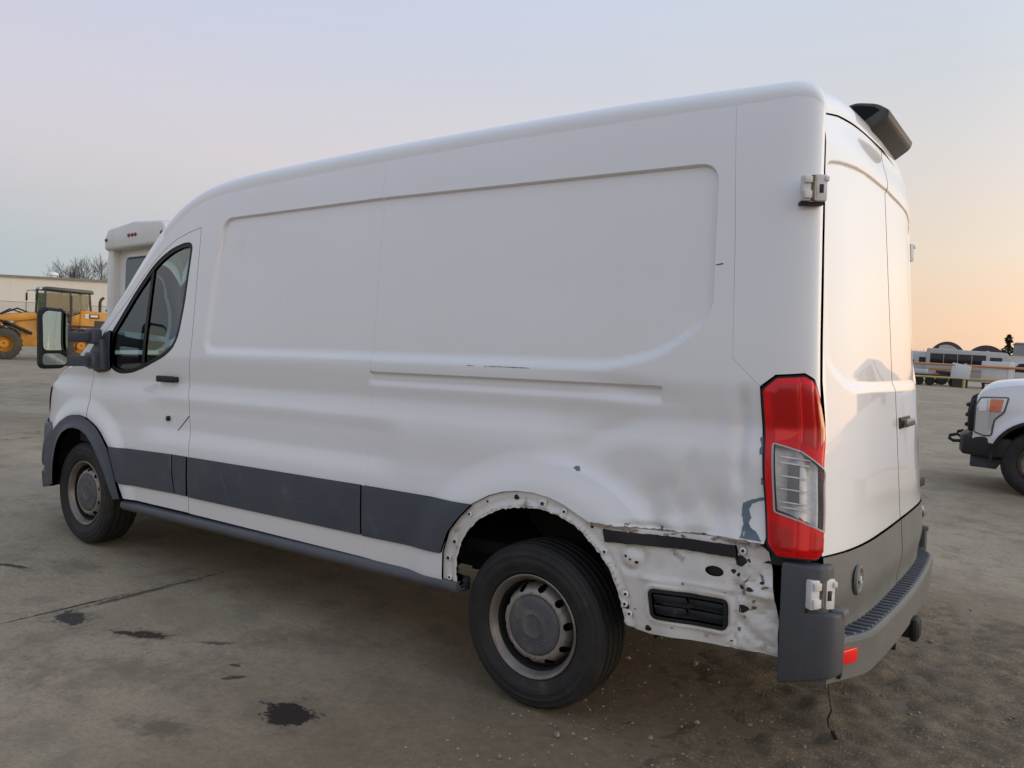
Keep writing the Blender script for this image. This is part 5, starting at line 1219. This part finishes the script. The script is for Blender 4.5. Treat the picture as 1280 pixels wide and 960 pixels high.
def far_bus():
    r=empty('coach_bus',(5.9,-77.0,0),(0,0,math.atan2(-.09,-1.0))); tag(r,'white bus with a long dark window band beyond the pipe fence','bus')
    m=MB(); m.prism(rounded([(-3.4,.45),(3.0,.45),(3.25,1.3),(3.1,2.55),(2.7,3.05),(-3.3,3.2),(-3.4,3.0)],.15,4),'Y',-1.2,1.2,bev=.08); m.build('body','coach_white',r)
    for i in range(4):
        m=MB(); m.box((-2.55+i*1.08,-1.205,2.25),(1.03,.02,1.0),bev=.005); m.build('window','far_glass',r)
    m=MB(); m.box((1.95,-1.205,2.2),(.9,.02,.8),bev=.005); m.build('window','far_glass',r)
    m=MB(); m.box((0,-1.2,1.35),(6.2,.03,.16)); m.build('side_stripe','rail_orange',r)
    for x in (-2.0,2.2):
        m=MB(); m.lathe([(-.15,0),(-.15,.48),(.15,.48),(.15,0)],(x,-1.05,.48),20); m.build('wheel','rubber',r)
far_bus()
def far_bits():
    th=math.atan2(-.09,-1.0)
    r=empty('white_tank_box',(3.31,-69.75-.9,0),(0,0,th)); tag(r,'large plain white box standing against the pipe fence','container')
    m=MB(); m.box((0,.0,1.35),(2.25,1.6,1.75),bev=.06); m.build('box','tank_white',r)
    m=MB(); m.box((-.9,.2,.25),(.2,1.2,.45)); m.box((.9,.2,.25),(.2,1.2,.45)); m.box((.0,.2,.44),(2.1,.2,.08)); m.build('skid','dark_metal',r)
    m=MB(); m.box((.85,-.82,1.35),(.34,.03,1.6),bev=.01); m.build('box_door','sign_white',r)
    r=empty('white_crate',(5.74,-69.4,0),(0,0,th)); tag(r,'small tilted white panel crate left of the fence post','crate')
    m=MB(); m.prism([(-.72,.75),(.62,.65),(.72,1.75),(-.62,1.98)],'Y',-.4,.3,bev=.06); m.build('crate_body','tank_white',r)
    m=MB(); m.box((0,0,.35),(1.1,.5,.68)); m.build('crate_stand','dark_metal',r)
    r=empty('flatbed_trailer',(7.6,-70.3,0),(0,0,th)); tag(r,'dark loaded flatbed trailer behind the pipe fence beside the van','trailer')
    m=MB(); m.box((0,0,.85),(4.2,1.8,.16),bev=.02); m.build('deck','dark_metal',r)
    m=MB(); m.box((-1.2,0,1.12),(1.1,1.2,.38),bev=.03); m.build('load_box','tank_white',r)
    m=MB(); m.box((.7,.1,1.10),(1.5,1.0,.30),ry=.06,bev=.08); m.build('load_sheet','dark_metal',r)
    m=MB(); m.box((-.1,0,.97),(.5,1.3,.16),bev=.02); m.build('load_beam','rail_orange',r)
    for x in (-1.2,-.4,1.3):
        m=MB(); m.lathe([(-.12,0),(-.12,.38),(.12,.38),(.12,0)],(x,-.8,.38),18); m.build('wheel','rubber',r)
    # parked vehicles
    for (nm,loc,lb,ct,prof,win,rz) in (
        ('camper_truck',(9.9,-78.5,0),'white truck with a dark windscreen just right of the van','truck',[(-2.6,.5),(2.2,.5),(2.3,1.5),(1.5,1.75),(.9,2.45),(.6,2.9),(-2.6,2.95)],[(1.35,1.75),(.85,2.35),(-.2,2.4),(-.2,1.7)],th),
        ('parked_van',(1.6,-77.6,0),'white van parked beyond the fence at the right edge','van',[(-2.6,.45),(2.3,.45),(2.4,1.2),(1.5,1.45),(.7,2.35),(-2.5,2.4)],[(1.3,1.5),(.65,2.2),(-.1,2.25),(-.1,1.45)],th+math.pi)):
        r=empty(nm,loc,(0,0,rz)); tag(r,lb,ct); sg=-1 if rz==th else 1
        m=MB(); m.prism(rounded(prof,.12,3),'Y',-1.0,1.0,bev=.06); m.build('body','tank_white',r)
        for s in (1,-1): m=MB(); m.prism(rounded(win,.04,2),'Y',s*.99,s*1.012); m.build('side_window','far_glass',r)
        m=MB(); m.box((-1.4,sg*1.005,1.8),(1.6,.02,.6)); m.build('side_panel','far_glass' if ct=='truck' else 'tank_white',r)
        for x in (-1.6,1.5):
            for s in (1,-1): m=MB(); m.lathe([(-.1,0),(-.1,.36),(.1,.36),(.1,0)],(x,s*.92,.36),20); m.build('wheel','rubber',r)
        m=MB(); m.box((2.3,0,.6),(.2,1.9,.25),bev=.05); m.build('bumper','black',r)
    # fabric storage domes
    for i,(x,y,Wd,H,lb) in enumerate(((18.2,-165.7,3.6,6.4,'dark arched fabric shelter with pale end wall, the left of two'),(12.2,-170.0,3.9,6.1,'brown arched fabric shelter, the right of two on the horizon'))):
        r=empty('fabric_shelter',(x,y,0),(0,0,th)); tag(r,lb,'shelter','fabric shelters on the horizon')
        pr=[(Wd*math.cos(a)*1.0,1.6+(H-1.6)*math.sin(a)) for a in np.linspace(0,math.pi,24)]+[(-Wd,0),(Wd,0)]
        m=MB(); m.prism(pr,'Y',0,16); m.build('fabric_cover','dome_fabric',r,smooth=30)
        if i==0:
            m=MB(); m.prism([(-.2+2.6*math.cos(a)*1.25,1.5+(H-2.1)*math.sin(a)) for a in np.linspace(.05,math.pi*.62,20)]+[(-1.6,1.6)],'Y',-.3,-.02); m.build('end_wall','dome_white',r)
        else:
            m=MB(); m.sphere((.2,-.1,4.6),(.5,.3,.45)); m.build('vent_cowl','dome_white',r)
    r=empty('grey_shed',(.9,-127.5,0),(0,0,th)); tag(r,'pale grey flat-roofed shed at the far right','shed')
    m=MB(); m.box((0,5,1.9),(9,10,3.8)); m.build('wall','tank_white',r,smooth=0)
    m=MB(); m.box((.6,9.5,2.75),(9.5,10,5.5)); m.build('upper_wall','grey_wall',r,smooth=0)
    m=MB(); m.box((.6,9.5,5.58),(9.8,10.3,.16)); m.build('roof','roof_metal',r,smooth=0)
    m=MB(); m.box((0,4.9,3.88),(9.2,10.2,.14)); m.build('low_roof','roof_metal',r,smooth=0)
    m=MB(); m.box((2.4,8,6.0),(2.0,2,.8)); m.build('roof_unit','grey_wall',r,smooth=0)
far_bits()
def evergreen(loc,H,seed,label):
    rng=random.Random(seed); r=empty('conifer_tree',loc); tag(r,label,'tree','conifers on the horizon')
    V=[];F=[]
    for i in range(620):
        t=rng.random(); z=H*(.18+.82*t); R_=H*.30*(1-t)**.8*(.55+.45*math.sin(t*22+seed))+.12; a=rng.random()*6.283; rr=R_*math.sqrt(rng.random())*1.05
        c=Vector((rr*math.cos(a),rr*math.sin(a),z-rr*.22)); s=H*.045*rng.uniform(.6,1.3)
        u=Vector((rng.uniform(-1,1),rng.uniform(-1,1),rng.uniform(-.4,.4))).normalized(); v=u.orthogonal().normalized(); k=len(V)
        V+= [tuple(c+u*s),tuple(c+v*s*.5),tuple(c-u*s),tuple(c-v*s*.5)]; F.append((k,k+1,k+2,k+3))
    mesh_obj('crown',V,F,'needle',r)
    m=MB(); m.cyl((0,0,0),(0,0,H*.8),H*.02,H*.006,n=7); m.build('trunk','bark',r)
evergreen((10.35,-195.8,0),9.2,1,'tallest dark conifer on the horizon at the far right'); evergreen((15.6,-192.1,0),5.6,2,'small dark conifer above the right fabric shelter'); evergreen((11.9,-194.7,0),5.2,5,'small dark conifer just left of the tallest one')
# far belt of bare trees on the horizon
def far_woods():
    rng=np.random.RandomState(5); V=[];F=[]
    def belt(a,b,n,h0,h1):
        a=np.array(a,float);b=np.array(b,float)
        for i in range(n):
            p=a+(b-a)*rng.rand()+rng.uniform(-14,14,2); h=rng.uniform(h0,h1)
            for j in range(12):
                z0=h*rng.uniform(.1,.55); z1=min(h,z0+h*rng.uniform(.2,.5)); dx,dy=rng.uniform(-1,1,2)*h*.22; w=.05+.05*rng.rand(); k=len(V)
                V.extend([(p[0]-w,p[1],z0),(p[0]+w,p[1],z0),(p[0]+dx+w*.4,p[1]+dy,z1),(p[0]+dx-w*.4,p[1]+dy,z1),(p[0],p[1]+w,z0),(p[0]+dx,p[1]+dy+w*.3,z1)])
                F.extend([(k,k+1,k+2,k+3),(k+1,k+4,k+5,k+2),(k+4,k,k+3,k+5)])
    belt((75,-262),(-160,-330),900,4,7.5); belt((75,-255),(420,-90),900,4,7); belt((420,-90),(420,150),300,4,7); belt((-160,-330),(-420,-60),700,4,8); belt((-420,-60),(-300,300),700,4,8); belt((-300,300),(420,300),1100,4,8)
    o=mesh_obj('far_woods',V,F,'bark',kind='stuff'); tag(o,'faint belt of bare woodland along the horizon','woods')
far_woods()
